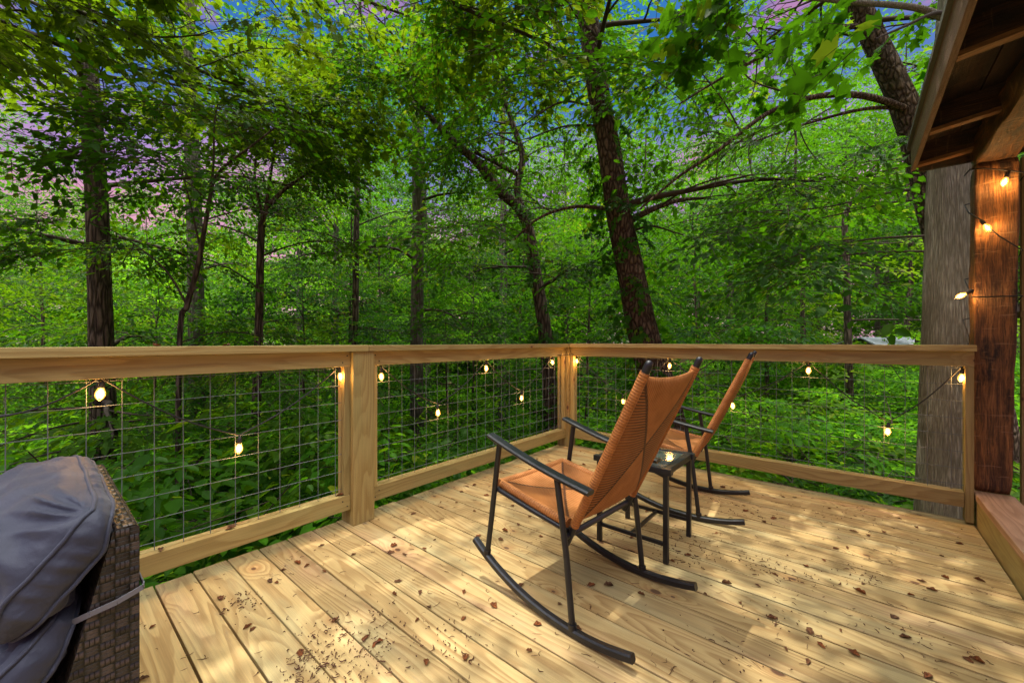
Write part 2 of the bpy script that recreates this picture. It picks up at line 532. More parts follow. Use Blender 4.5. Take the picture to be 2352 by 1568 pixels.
def mat_cordwrap():
    m, t = new_mat('cord_wrapping')
    u, v, _ = t.sep(t.n('ShaderNodeUVMap'))
    st = t.m('ABSOLUTE', t.m('SINE', t.m('MULTIPLY', u, math.pi / 0.011)))
    pn = t.n('ShaderNodeTexCoord', out=None).outputs['Object']
    n1 = t.noise(pn, 18.0, 4.0, 0.6)
    c = t.mix(t.ss(n1, 0.3, 0.7), (0.34, 0.124, 0.028), (0.45, 0.18, 0.05))
    c = t.mix(t.ss(st, 0.5, 0.1, 0.0, 0.5), c, (0.10, 0.03, 0.01))
    finish(t, t.n('ShaderNodeBsdfPrincipled', {'Base Color': c, 'Roughness': 0.55, 'Specular IOR Level': 0.3,
                                               'Normal': t.bump(st, 0.5, 0.004)}))
    return m


def mat_wicker():
    m, t = new_mat('brown_wicker')
    u, v, _ = t.sep(t.n('ShaderNodeUVMap'))
    cu, cv = 0.026, 0.020
    iu = t.m('FLOOR', t.m('DIVIDE', u, cu)); iv = t.m('FLOOR', t.m('DIVIDE', v, cv))
    fu = t.m('FRACT', t.m('DIVIDE', u, cu)); fv = t.m('FRACT', t.m('DIVIDE', v, cv))
    chk = t.m('FRACT', t.m('MULTIPLY', t.m('ADD', iu, iv), 0.5))
    over = t.m('GREATER_THAN', chk, 0.25)
    hu = t.m('SINE', t.m('MULTIPLY', fu, math.pi)); hv = t.m('SINE', t.m('MULTIPLY', fv, math.pi))
    slit_u = t.ss(t.m('ABSOLUTE', t.m('SUBTRACT', t.m('FRACT', t.m('MULTIPLY', fv, 2.0)), 0.5)), 0.40, 0.5)
    slit_v = t.ss(t.m('ABSOLUTE', t.m('SUBTRACT', t.m('FRACT', t.m('MULTIPLY', fu, 3.0)), 0.5)), 0.38, 0.5)
    ha = t.m('MULTIPLY', hu, t.m('SUBTRACT', 1.0, t.m('MULTIPLY', slit_u, 0.6)))
    hb = t.m('MULTIPLY', hv, t.m('SUBTRACT', 0.75, t.m('MULTIPLY', slit_v, 0.6)))
    h = t.m('ADD', t.m('MULTIPLY', over, ha), t.m('MULTIPLY', t.m('SUBTRACT', 1.0, over), hb))
    wn = t.n('ShaderNodeTexWhiteNoise', {'Vector': t.xyz(iu, iv)}, noise_dimensions='2D', out=0)
    c = t.mix(t.m('MULTIPLY', wn, 0.8), (0.014, 0.011, 0.011), (0.082, 0.060, 0.052))
    c = t.mix(t.ss(h, 0.72, 0.15), c, (0.004, 0.003, 0.003))
    finish(t, t.n('ShaderNodeBsdfPrincipled', {'Base Color': c, 'Roughness': 0.42, 'Specular IOR Level': 0.38,
                                               'Normal': t.bump(h, 0.9, 0.006)}))
    return m


def mat_fabric():
    m, t = new_mat('grey_cushion_fabric')
    p = t.n('ShaderNodeTexCoord', out=None).outputs['Object']
    n1 = t.noise(p, 4.0, 4.0, 0.6)
    n2 = t.noise(p, 420.0, 2.0, 0.6)
    mp = t.n('ShaderNodeMapping', {0: p, 2: (0.0, 0.3, 0.4), 3: (3.0, 13.0, 13.0)})
    n3 = t.noise(mp, 1.1, 3.0, 0.55, 0.6)
    c = t.mix(n1, (0.019, 0.023, 0.044), (0.031, 0.035, 0.058))
    h = t.m('ADD', t.m('MULTIPLY', n3, 1.0), t.m('MULTIPLY', n2, 0.05))
    b = t.n('ShaderNodeBsdfPrincipled', {'Base Color': c, 'Roughness': 0.62, 'Specular IOR Level': 0.35,
                                         'Sheen Weight': 0.12, 'Normal': t.bump(h, 0.5, 0.02)})
    finish(t, b)
    return m


def mat_ground():
    m, t = new_mat('forest_floor')
    p = t.n('ShaderNodeTexCoord', out=None).outputs['Object']
    n1 = t.noise(p, 0.35, 4.0, 0.6)
    n2 = t.noise(p, 9.0, 6.0, 0.7)
    vo = t.n('ShaderNodeTexVoronoi', {'Vector': p, 'Scale': 14.0}, out=1)
    vr, vg, vb = t.sep(vo)
    c = t.mix(t.m('MULTIPLY', vr, 0.8), (0.045, 0.026, 0.016), (0.21, 0.105, 0.060))
    c = t.mix(t.ss(n2, 0.4, 0.7, 0.0, 0.7), c, (0.03, 0.022, 0.014))
    c = t.mix(t.ss(n1, 0.47, 0.60, 0.0, 0.75), c, (0.035, 0.085, 0.016))
    finish(t, t.n('ShaderNodeBsdfPrincipled', {'Base Color': c, 'Roughness': 0.95, 'Specular IOR Level': 0.1,
                                               'Normal': t.bump(n2, 0.8, 0.05)}))
    return m


M['weave'] = mat_weave()
M['cordwrap'] = mat_cordwrap()
M['wicker'] = mat_wicker()
M['fabric'] = mat_fabric()
M['ground'] = mat_ground()
M['strap'] = mat_plain('grey_strap', (0.13, 0.13, 0.15), 0.7)
def mat_dead():
    m, t = new_mat('dry_leaf')
    oi = t.n('ShaderNodeObjectInfo', out=None).outputs['Random']
    p = t.n('ShaderNodeTexCoord', out=None).outputs['Object']
    n1 = t.noise(p, 5.0, 4.0, 0.6)
    c = t.mix(oi, (0.30, 0.085, 0.018), (0.17, 0.085, 0.040))
    c = t.mix(t.ss(n1, 0.42, 0.68, 0.0, 0.75), c, (0.075, 0.030, 0.014))
    finish(t, t.n('ShaderNodeBsdfPrincipled', {'Base Color': c, 'Roughness': 0.6, 'Specular IOR Level': 0.3,
                                               'Normal': t.bump(n1, 0.6, 0.1)}))
    return m


M['dead'] = mat_dead()
M['debris'] = mat_plain('catkin_brown', (0.105, 0.038, 0.014), 0.75, var=0.5, vscale=30)
M['metal_roof'] = mat_plain('grey_metal_roof', (0.34, 0.37, 0.42), 0.5, 0.1, bump=(4, 0.2, 0.02))
M['cabin_wall'] = mat_plain('brown_cabin_board', (0.10, 0.050, 0.030), 0.8, var=0.5)


def mat_tableglass():
    m, t = new_mat('dark_table_glass')
    p = t.n('ShaderNodeTexCoord', out=None).outputs['Object']
    n1 = t.noise(p, 30.0, 4.0, 0.6)
    finish(t, t.n('ShaderNodeBsdfPrincipled', {'Base Color': (0.10, 0.12, 0.11, 1), 'Roughness': t.ss(n1, 0.4, 0.8, 0.07, 0.22),
                                               'Transmission Weight': 0.55, 'IOR': 1.35, 'Specular IOR Level': 0.3}))
    return m


def mat_bulb():
    """clear glass with the amber glow of the filament in it"""
    m, t = new_mat('glowing_bulb_glass')
    lw = t.n('ShaderNodeLayerWeight', {'Blend': 0.35}, out=1)
    e = t.n('ShaderNodeEmission', {'Color': (1.0, 0.46, 0.07, 1), 'Strength': t.ss(lw, 0.9, 0.0, 0.2, 1.0)})
    tr = t.n('ShaderNodeBsdfTransparent', {'Color': (1.0, 0.86, 0.62, 1)})
    gl = t.n('ShaderNodeBsdfGlossy', {'Roughness': 0.08})
    mx = t.n('ShaderNodeMixShader', {0: 0.06, 1: tr, 2: gl})
    finish(t, t.n('ShaderNodeAddShader', {0: mx, 1: e}))
    return m


def mat_filament():
    m, t = new_mat('glowing_filament')
    finish(t, t.n('ShaderNodeEmission', {'Color': (1.0, 0.70, 0.30, 1), 'Strength': 6.0}))
    return m


M['filament'] = mat_filament()
M['table_glass'] = mat_tableglass()
M['bulb'] = mat_bulb()


# ---------------------------------------------------------------- terrain
def sstep(a, b, x):
    q = np.clip((x - a) / (b - a), 0, 1)
    return q * q * (3 - 2 * q)


def gz(x, y):
    xc = x * RX + y * RY
    zc = -x * RY + y * RX
    side = xc / np.maximum(np.abs(zc), 1.0)
    base = -2.9 + 1.75 * sstep(-0.1, 0.9, side)
    d = np.sqrt(x * x + y * y)
    base = base + 0.045 * np.maximum(d - 9, 0) * sstep(-0.2, 0.8, side) - 0.045 * np.maximum(d - 10, 0) * sstep(0.1, -0.7, side)
    return base + 0.16 * np.sin(x * 0.7 + 1.3) * np.cos(y * 0.6) + 0.07 * np.sin(x * 1.9 + y * 1.4)


def build_ground():
    n = 150
    g = np.linspace(-1, 1, n)
    g = np.sign(g) * (np.abs(g) ** 2.2) * 420
    X, Y = np.meshgrid(g - 3, g + 5, indexing='ij')
    Z = gz(np.clip(X, -70, 70), np.clip(Y, -70, 70))
    v = np.stack([X, Y, Z], -1).reshape(-1, 3)
    i, j = np.meshgrid(np.arange(n - 1), np.arange(n - 1), indexing='ij')
    a = (i * n + j).ravel()
    f = np.stack([a, a + n, a + n + 1, a + 1], 1)
    tag(link('ground', mesh_np('ground', v, f, smooth=True), M['ground']), kind='structure')


build_ground()

# ---------------------------------------------------------------- deck
DX0, DX1, DY0, DY1 = -2.41, 0.555, -1.20, 3.715
PITCH = 0.1397


def build_deck():
    root = empty('deck', None, None)
    tag(root, kind='structure')
    mb = MB()
    k0 = math.floor((DY0 - 0.35) / PITCH)
    y = 0.35 + k0 * PITCH
    while y < DY1 - 0.01:
        y1 = min(y + PITCH, DY1)
        gap = 0.0034
        jig = random.uniform(-0.006, 0.006)
        zz = random.uniform(-0.0012, 0.0012)
        bow = random.uniform(-0.0015, 0.0015)

        def wob(v, bow=bow):
            v.co.y += bow * math.sin((v.co.x + 2.4) * 1.1)
        mb.box((DX0 + jig, y + gap, -0.032 + zz), (DX1 - 0.002, y1 - gap, zz), 0, 0.0035, cuts=8, wob=wob)
        y += PITCH
    mb.build('decking', M['deck'], root)
    jb = MB()
    jb.box((DX0 + 0.04, DY0, -0.245), (DX0 + 0.078, DY1 - 0.04, -0.0345), 1, 0.002)
    jb.box((DX0 + 0.08, DY1 - 0.078, -0.245), (DX1, DY1 - 0.04, -0.0345), 0, 0.002)
    for x in np.arange(DX0 + 0.45, DX1, 0.406):
        jb.box((x, DY0, -0.22), (x + 0.038, DY1 - 0.08, -0.0345), 1, 0.002)
    jb.build('joists', M['rail'], root)
    pb = MB()
    for (x, y) in ((-2.25, 3.5), (-2.25, 1.3), (-2.25, -1.0), (0.4, 3.5)):
        pb.box((x - 0.07, y - 0.07, float(gz(np.float64(x), np.float64(y))) - 0.3), (x + 0.07, y + 0.07, -0.25), 2, 0.004)
    pb.build('support_posts', M['rail'], root)


build_deck()

# ---------------------------------------------------------------- railings
CAP0, CAP1, HB, BR0, BR1 = 1.040, 1.078, 0.950, 0.097, 0.186


def wire_panel(axis, fixed, a0, a1, first, z0, z1, parent):
    """axis 0: runs along x at y=fixed; axis 1: runs along y at x=fixed"""
    mb = MB()
    a = first
    while a < a0: a += 0.1016
    def P(s, z, off=0.0):
        return (s, fixed + off, z) if axis == 0 else (fixed + off, s, z)
    while a < a1:
        mb.tube([P(a + random.uniform(-.002, .002), z0), P(a + random.uniform(-.002, .002), z1)], 0.0016, 6)
        a += 0.1016
    z = 0.222
    while z < z1:
        pts = [P(s, z + random.uniform(-.0015, .0015), 0.0045 if axis == 1 else -0.0045) for s in np.linspace(a0, a1, 9)]
        mb.tube(pts, 0.0016, 6)
        z += 0.1025
    return mb.build('wire_mesh', M['wire'], parent)


def build_left_railing():
    r = empty('deck_railing', 'long pine railing with wire mesh beside the wicker seat, running away to the corner post', 'railing', 'pine deck railings', (-2.34, 1.3, 0))
    inv = Matrix.Translation((2.34, -1.3, 0))

    def b(mb, name):
        mb.v = [tuple(inv @ Vector(p)) for p in mb.v]
        return mb.build(name, M['rail'], r)
    b(MB().box((-2.41, 1.225, 0.001), (-2.27, 1.365, CAP0 - 0.001), 2, 0.006), 'post')
    b(MB().box((-2.41, 3.600, 0.001), (-2.27, 3.735, CAP0 - 0.001), 2, 0.006), 'post')
    b(MB().box((-2.41, -1.19, 0.001), (-2.27, -1.05, CAP0 - 0.001), 2, 0.006), 'post')
    # cap boards meet over the first post
    b(MB().box((-2.405, -1.2, CAP0), (-2.255, 1.318, CAP1), 1, 0.004, cuts=4), 'cap_rail')
    b(MB().box((-2.405, 1.321, CAP0), (-2.257, 3.76, CAP1 - 0.002), 1, 0.004, cuts=4), 'cap_rail')
    for (y0, y1, first) in ((-1.05, 1.225, 0.34 - 1.3208), (1.365, 3.60, 1.41)):
        b(MB().box((-2.338, y0 + .001, HB), (-2.300, y1 - .001, CAP0 - .001), 1, 0.003, cuts=3), 'top_rail')
        b(MB().box((-2.378, y0 + .001, HB), (-2.345, y1 - .001, CAP0 - .001), 1, 0.003), 'top_rail')
        b(MB().box((-2.338, y0 + .001, BR0), (-2.300, y1 - .001, BR1), 1, 0.003, cuts=3), 'bottom_rail')
        b(MB().box((-2.3785, y0 + .001, BR0), (-2.339, y1 - .001, BR1 + 0.001), 1, 0.003), 'bottom_rail')
        for (ya, yb) in ((y0 + .001, y0 + .039), (y1 - .039, y1 - .001)):
            b(MB().box((-2.336, ya, BR1 + .001), (-2.302, yb, HB - .001), 2, 0.003), 'trim')
            b(MB().box((-2.378, ya - .0, BR1 + .002), (-2.346, yb, HB - .001), 2, 0.003), 'trim')
        for ye in (y0 + .022, y0 + .05, y1 - .022, y1 - .05):
            for zz in ((HB + CAP0) / 2 + (.02 if abs(ye - (y0 + y1) / 2) > (y1 - y0) / 2 - .03 else -.02), (BR0 + BR1) / 2 + (-.02 if abs(ye - (y0 + y1) / 2) > (y1 - y0) / 2 - .03 else .015)):
                mb = MB().tube([(-2.3005, ye, zz), (-2.2985, ye, zz)], 0.0042, 8)
                mb.v = [tuple(inv @ Vector(p)) for p in mb.v]
                mb.build('screw', M['cord'], r)
        w_ = wire_panel(1, -2.341, y0 + .02, y1 - .02, first, BR1 - 0.015, HB + 0.005, r)
        w_.data.transform(inv)


build_left_railing()


def build_back_railing():
    r = empty('deck_railing', 'pine railing with wire mesh behind the rocking chairs, ending at the old hewn post', 'railing', 'pine deck railings', (-0.8, 3.67, 0))
    inv = Matrix.Translation((0.8, -3.67, 0))

    def b(mb, name, m='rail'):
        mb.v = [tuple(inv @ Vector(p)) for p in mb.v]
        return mb.build(name, M[m], r)
    x0, x1 = -2.27, 0.552
    b(MB().box((-2.255, 3.585, CAP0 + .001), (0.556, 3.735, CAP1), 0, 0.004, cuts=4), 'cap_rail')
    b(MB().box((x0 + .001, 3.628, HB), (x1, 3.666, CAP0 - .001), 0, 0.003, cuts=3), 'top_rail')
    b(MB().box((x0 + .001, 3.673, HB), (x1, 3.706, CAP0 - .001), 0, 0.003), 'top_rail')
    b(MB().box((x0 + .001, 3.630, BR0), (x1 - .04, 3.667, BR1), 0, 0.003, cuts=3), 'bottom_rail')
    b(MB().box((x0 + .001, 3.668, BR0), (x1 - .04, 3.706, BR1 + .001), 0, 0.003), 'bottom_rail')
    b(MB().box((x0 + .001, 3.631, BR1 + .001), (x0 + .039, 3.664, HB - .001), 2, 0.003), 'trim')
    b(MB().box((x0 + .001, 3.674, BR1 + .002), (x0 + .039, 3.704, HB - .001), 2, 0.003), 'trim')
    b(MB().box((x1 - .038, 3.628, 0.012), (x1 - .001, 3.666, HB - .001), 2, 0.003), 'trim')
    b(MB().box((x1 - .038, 3.674, 0.012), (x1 - .001, 3.706, HB - .001), 2, 0.003), 'trim')
    w_ = wire_panel(0, 3.670, x0 + .02, x1 - .02, -2.18, BR1 - .015, HB + .005, r)
    w_.data.transform(inv)
    # the section beyond the old post
    r2 = empty('deck_railing', 'short bit of pine railing on the far side of the old hewn post', 'railing', 'pine deck railings', (1.4, 3.78, 0))
    i2 = Matrix.Translation((-1.4, -3.78, 0))
    for lo, hi, nm in (((0.765, 3.80, 0.02), (0.835, 3.838, 2.2), 'upright'), ((0.836, 3.80, 0.30), (3.0, 3.838, 0.385), 'bottom_rail'),
                       ((0.836, 3.80, 1.15), (3.0, 3.838, 1.24), 'top_rail'), ((0.76, 3.795, 1.242), (3.0, 3.90, 1.28), 'cap_rail')):
        mb = MB().box(lo, hi, None, 0.003)
        mb.v = [tuple(i2 @ Vector(p)) for p in mb.v]
        mb.build(nm, M['rail'], r2)
    w_ = wire_panel(0, 3.82, 0.85, 2.9, 0.87, 0.38, 1.16, r2)
    w_.data.transform(i2)


build_back_railing()


# ---------------------------------------------------------------- porch: hewn post, sill, beam, roof
def rough_box(lo, hi, axis, amp, step=0.03, seed=0.0, taper=None):
    """box subdivided all round and roughened, as hewn by hand"""
    lo, hi = Vector(lo), Vector(hi)
    size = hi - lo
    bm = bmesh.new()
    bmesh.ops.create_cube(bm, size=1.0)
    bmesh.ops.bevel(bm, geom=list(bm.edges), offset=0.06, segments=2, affect='EDGES', profile=0.6)
    for v in bm.verts:
        v.co = Vector([lo[i] + (v.co[i] + 0.5) * size[i] for i in range(3)])
    for ax in range(3):
        n_ = int(size[ax] / (step if ax != axis else step * 1.4))
        for i in range(1, n_):
            p = Vector((0, 0, 0)); nn = Vector((0, 0, 0))
            p[ax] = lo[ax] + size[ax] * i / n_; nn[ax] = 1
            bmesh.ops.bisect_plane(bm, geom=bm.verts[:] + bm.edges[:] + bm.faces[:], plane_co=p, plane_no=nn)
    bm.normal_update()
    c = (lo + hi) / 2
    for v in bm.verts:
        q = v.co.copy(); q[axis] *= 0.35
        n1 = mnoise.fractal(q * 9 + Vector((seed, seed, 0)), 0.8, 2.0, 4)
        n2 = mnoise.noise(v.co * 38 + Vector((seed, 0, 3)))
        nrm = v.normal.copy()
        v.co += nrm * (n1 * amp + n2 * amp * 0.25)
    if taper:
        for v in bm.verts: taper(v)
    bm.normal_update()
    bm.verts.index_update()
    oth = [i for i in range(3) if i != axis]
    mb = MB()
    faces = [[v.index for v in f.verts] for f in bm.faces]
    uvs = [[(v.co[axis], v.co[oth[0]] + v.co[oth[1]]) for v in f.verts] for f in bm.faces]
    mb.raw([v.co.copy() for v in bm.verts], faces, uvs, random.random(), smooth=True)
    bm.free()
    return mb


def build_porch():
    r = empty('porch', 'old roofed porch corner with a hewn timber post standing on a sill beam', 'porch', None, (0.64, 3.8, 0))
    inv = Matrix.Translation((-0.64, -3.8, 0))

    def b(mb, name, m):
        mb.v = [tuple(inv @ Vector(p)) for p in mb.v]
        return mb.build(name, M[m], r)

    def flare(v):
        k = (v.co.z - 0.19) / 2.0
        v.co.x += 0.012 * k + (0.02 * k if v.co.x > 0.64 else -0.004 * k)
    b(rough_box((0.560, 3.722, 0.192), (0.716, 3.875, 2.185), 2, 0.007, 0.022, 3.3, flare), 'timber_post', 'timber')
    b(MB().box((0.561, -1.6, -0.05), (0.712, 3.715, 0.150), 1, 0.006, cuts=12), 'sill_beam', 'rail')
    b(MB().box((0.561, 3.716, -0.05), (0.714, 3.90, 0.189), 1, 0.004), 'sill_beam', 'rail')
    b(MB().box((0.556, -1.6, 0.152), (0.722, 3.7155, 0.190), 1, 0.005, cuts=12), 'sill_cap', 'sill_top')
    # head beam along the eave
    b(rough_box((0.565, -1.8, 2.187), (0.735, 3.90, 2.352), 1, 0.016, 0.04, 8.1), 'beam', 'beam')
    # rafters climbing away from the eave
    sl = 0.125
    ex = 0.318
    ez = 2.245

    def rz_(x): return ez + (x - ex) * sl
    ang = math.atan(sl)
    for y in (3.70, 3.16, 2.39, 1.47, 0.7, -0.1, -0.9):
        w_ = 0.042 if y < 3.6 else 0.05
        h_ = 0.13
        zt = 0.105
        mb = MB()
        vs = []
        for x in (ex, 4.0):
            for (yy, zz) in ((y, rz_(x)), (y + w_, rz_(x)), (y + w_, rz_(x) + h_), (y, rz_(x) + h_)):
                vs.append((x, yy, zz))
        fs = [(0, 1, 5, 4), (1, 2, 6, 5), (2, 3, 7, 6), (3, 0, 4, 7), (3, 2, 1, 0), (4, 5, 6, 7)]
        uvs = [[(vs[i][0], vs[i][1] + vs[i][2]) for i in f] for f in fs]
        mb.raw(vs, fs, uvs)
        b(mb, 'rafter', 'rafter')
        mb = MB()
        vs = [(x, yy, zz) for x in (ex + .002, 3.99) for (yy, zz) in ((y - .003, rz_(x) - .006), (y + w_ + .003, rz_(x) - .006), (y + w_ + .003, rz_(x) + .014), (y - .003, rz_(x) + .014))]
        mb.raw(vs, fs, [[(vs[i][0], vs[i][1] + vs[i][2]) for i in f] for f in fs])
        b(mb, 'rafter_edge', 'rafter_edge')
    # end board closing the roof beyond the post
    b(MB().box((ex + 0.01, 3.752, 2.215), (4.0, 3.775, 2.38), 0, 0.002), 'end_board', 'rafter')
    # roof boards above the rafters, boards run along the eave
    mb = MB()
    x = ex - 0.012
    while x < 4.0:
        wd = random.uniform(0.17, 0.24)
        z0 = rz_(x) + 0.1315
        z1 = rz_(x + wd - 0.006) + 0.1315
        vs = [(x, -1.9, z0), (x + wd - .006, -1.9, z1), (x + wd - .006, 3.79, z1), (x, 3.79, z0),
              (x, -1.9, z0 + .02), (x + wd - .006, -1.9, z1 + .02), (x + wd - .006, 3.79, z1 + .02), (x, 3.79, z0 + .02)]
        fs = [(0, 3, 2, 1), (4, 5, 6, 7), (0, 1, 5, 4), (1, 2, 6, 5), (2, 3, 7, 6), (3, 0, 4, 7)]
        ru = random.uniform(0, 9)
        mb.raw(vs, fs, [[(vs[i][1] + ru, vs[i][0] + vs[i][2]) for i in f] for f in fs])
        x += wd
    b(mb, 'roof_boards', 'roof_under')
    # shingle sheet
    mb = MB()
    vs = []
    for (x, y) in ((ex - 0.045, -2.0), (4.1, -2.0), (4.1, 3.82), (ex - 0.045, 3.82)):
        vs.append((x, y, rz_(x) + 0.156))
    vs += [(p[0], p[1], p[2] + 0.03) for p in vs]
    fs = [(0, 3, 2, 1), (4, 5, 6, 7), (0, 1, 5, 4), (1, 2, 6, 5), (2, 3, 7, 6), (3, 0, 4, 7)]
    mb.raw(vs, fs, [[(vs[i][0], vs[i][1]) for i in f] for f in fs])
    b(mb, 'roofing', 'shingle')
    # fascia along the eave
    b(MB().box((ex - 0.026, -2.0, ez - 0.012), (ex - 0.002, 3.78, ez + 0.272), 1, 0.003, cuts=20), 'fascia', 'fascia')


build_porch()


# ---------------------------------------------------------------- string lights
def build_lights():
    root = empty('string_lights', 'string of small glowing bulbs draped along the railing and up the hewn post', 'string lights', None, (-2.30, 3.58, 0.9))
    inv = Vector((2.30, -3.58, -0.9))
    XL, YB = -2.318, 3.652
    left = [(-60, 1010), (230, 905), (549, 1030), (782, 865), (876, 865), (1006, 948), (1117, 846), (1198, 914), (1269, 832)]
    back = [(1325, 829), (1431, 922), (1538, 840), (1683, 932), (1857, 851), (2039, 991), (2208, 868)]
    bulbs = []
    for (px, py) in left: bulbs.append(on_x(px, py, XL))
    for (px, py) in back: bulbs.append(on_y(px, py, YB))
    for i_, b_ in enumerate(bulbs):
        # keep bulbs clear of post faces
        pass
    post = [on_y(2207, 679, 3.70), on_y(2268, 523, 3.685), on_y(2307, 418, 3.68)]
    sizes = {}
    pts = []
    SO = 0.055
    n = len(bulbs)
    anchors = []
    for i, p in enumerate(bulbs):
        anchors.append(p + Vector((0, 0, SO + 0.012)))
    path = []
    for i in range(n - 1):
        a, b = anchors[i], anchors[i + 1]
        if i == 3:      # round the first post on the deck side
            mid = [Vector((-2.36, 1.19, a.z + .004)), Vector((-2.416, 1.215, a.z + 0.004)), Vector((-2.416, 1.375, a.z + .004)), Vector((-2.36, 1.40, b.z + .004))]
            path += [a] + mid
            continue
        if i == 8:
            path += [a, Vector((-2.262, 3.59, a.z + 0.005)), b]
            continue
        for k in range(8):
            f = k / 8
            q = a.lerp(b, f)
            q.z -= 0.035 * math.sin(math.pi * f) * (1 if (a - b).length > 0.25 else 0.3)
            path.append(q)
    path.append(anchors[-1])
    # down, round and up the hewn post in a loose spiral
    x0, x1, y0, y1 = 0.552, 0.728, 3.708, 3.885
    path += [Vector((0.50, 3.64, 0.93)), Vector((0.53, 3.70, 1.0)), Vector((x0 - .006, 3.74, 1.12))]
    for (x, y, z) in ((x0 - .01, y1, 1.24), (x1 + .02, y1, 1.31), (x1 + .02, y0, 1.365), (0.64, y0 - .004, 1.368), (x0 - 0.002, y0 - .004, 1.372)):
        path.append(Vector((x, y, z)))
    a16 = post[0] + Vector((0.052, 0.0, 0.030))
    path += [a16, Vector((x0 - .004, y0 + .06, 1.43)), Vector((x0 - .004, y1, 1.50)), Vector((x1 + .02, y1, 1.56)), Vector((x1 + .02, y0 - .004, 1.63)),
             Vector((0.66, y0 - .008, 1.725))]
    a17 = post[1] + Vector((-0.028, 0.0, 0.055))
    path += [a17, Vector((x0 - .004, y0 + .05, 1.90)), Vector((x0 - .004, y1, 1.98)), Vector((x1 + .02, y1, 2.03)), Vector((x1 + .035, y0 - .002, 2.075))]
    a18 = post[2] + Vector((0.018, 0.0, 0.062))
    path += [a18, Vector((0.60, y0 - .006, 2.145)), Vector((x0 - .004, y0 + .02, 2.16)), Vector((x0 - .004, y1, 2.17))]
    MBw = MB().tube([p + inv for p in path], 0.0038, 6)
    MBw.build('cord', M['cord'], root)

    # one bulb shape: socket and glass
    prof = [(0.0, 0.003), (0.010, 0.0135), (0.022, 0.0192), (0.036, 0.0192), (0.050, 0.0140), (0.060, 0.010)]

    def lathe(prof, sides, name, mat):
        vs, fs = [], []
        for (z, rr) in prof:
            for k in range(sides):
                a = 2 * math.pi * k / sides
                vs.append((rr * math.cos(a), rr * math.sin(a), z))
        for i in range(len(prof) - 1):
            for k in range(sides):
                k2 = (k + 1) % sides
                fs.append((i * sides + k, i * sides + k2, (i + 1) * sides + k2, (i + 1) * sides + k))
        me = mesh_np(name, vs, fs, smooth=True)
        me.materials.append(mat)
        return me
    glass = lathe([(-0.030 + z, r_) for z, r_ in prof], 14, 'bulb_glass', M['bulb'])
    sock = lathe([(0.026, 0.005), (0.026, 0.0108), (0.034, 0.0115), (0.054, 0.0115), (0.062, 0.008), (0.070, 0.004)], 12, 'socket', M['cord'])
    fil = lathe([(-0.018, 0.001), (-0.015, 0.0065), (-0.004, 0.0095), (0.008, 0.0075), (0.020, 0.003), (0.026, 0.001)], 10, 'filament', M['filament'])
    lt = bpy.data.lights.new('bulb_light', 'POINT')
    lt.energy = 2.0
    lt.color = (1.0, 0.56, 0.20)
    lt.shadow_soft_size = 0.022
    for i, p in enumerate(bulbs + post):
        if i == 0: continue
        b = link('bulb', glass, None, root)
        b.location = p + inv
        b.scale = (0.88, 0.88, 0.88)
        link('socket', sock, None, b)
        link('filament', fil, None, b)
        if i >= len(bulbs):
            tgt = (a16, a17, a18)[i - len(bulbs)]
            b.rotation_mode = 'QUATERNION'
            b.rotation_quaternion = (tgt - p).to_track_quat('Z', 'Y')
        else:
            b.rotation_euler = (random.uniform(-.15, .15), random.uniform(-.15, .15), 0)
        lo = bpy.data.objects.new('bulb_light', lt)
        COL.objects.link(lo)
        lo.parent = b
        # light sits just below the glass tip so that it is not boxed in by it
        lo.location = (0, 0, 0)
    return


build_lights()


# ---------------------------------------------------------------- rocking chairs
def arc_pts(n=18):
    Rr, x0 = 1.02, -0.01
    pts = []
    for i in range(n + 1):
        x = -0.275 + (0.53 + 0.275) * i / n
        z = 0.016 + Rr - math.sqrt(Rr * Rr - (x - x0) ** 2)
        pts.append(Vector((x, 0, z)))
    return pts


def flat_sweep(mb, pts, w_, h_, bevel=0.005):
    """flat bar swept in the xz plane, w_ across y, h_ normal to path; rounded corners"""
    sec = []
    for (sy, sz) in ((1, 1), (-1, 1), (-1, -1), (1, -1)):
        for k in (0, 1):
            a = bevel if (k == 0) == (sy * sz > 0) else 0
            b = bevel - a
            sec.append((sy * (w_ / 2 - b), sz * (h_ / 2 - a)))
    ns = len(sec)
    vs, fs, uvs = [], [], []
    n = len(pts)
    for i, p in enumerate(pts):
        t = (pts[min(i + 1, n - 1)] - pts[max(i - 1, 0)]).normalized()
        nr = Vector((-t.z, 0, t.x))
        for (y, z) in sec:
            vs.append(p + nr * z + Vector((0, y, 0)))
    for i in range(n - 1):
        for k in range(ns):
            k2 = (k + 1) % ns
            fs.append((i * ns + k, (i + 1) * ns + k, (i + 1) * ns + k2, i * ns + k2))
            uvs.append([(0, 0)] * 4)
    fs.append(tuple(range(ns))); uvs.append([(0, 0)] * ns)
    fs.append(tuple(reversed(range((n - 1) * ns, n * ns)))); uvs.append([(0, 0)] * ns)
    mb.raw(vs, fs, uvs)
    return mb


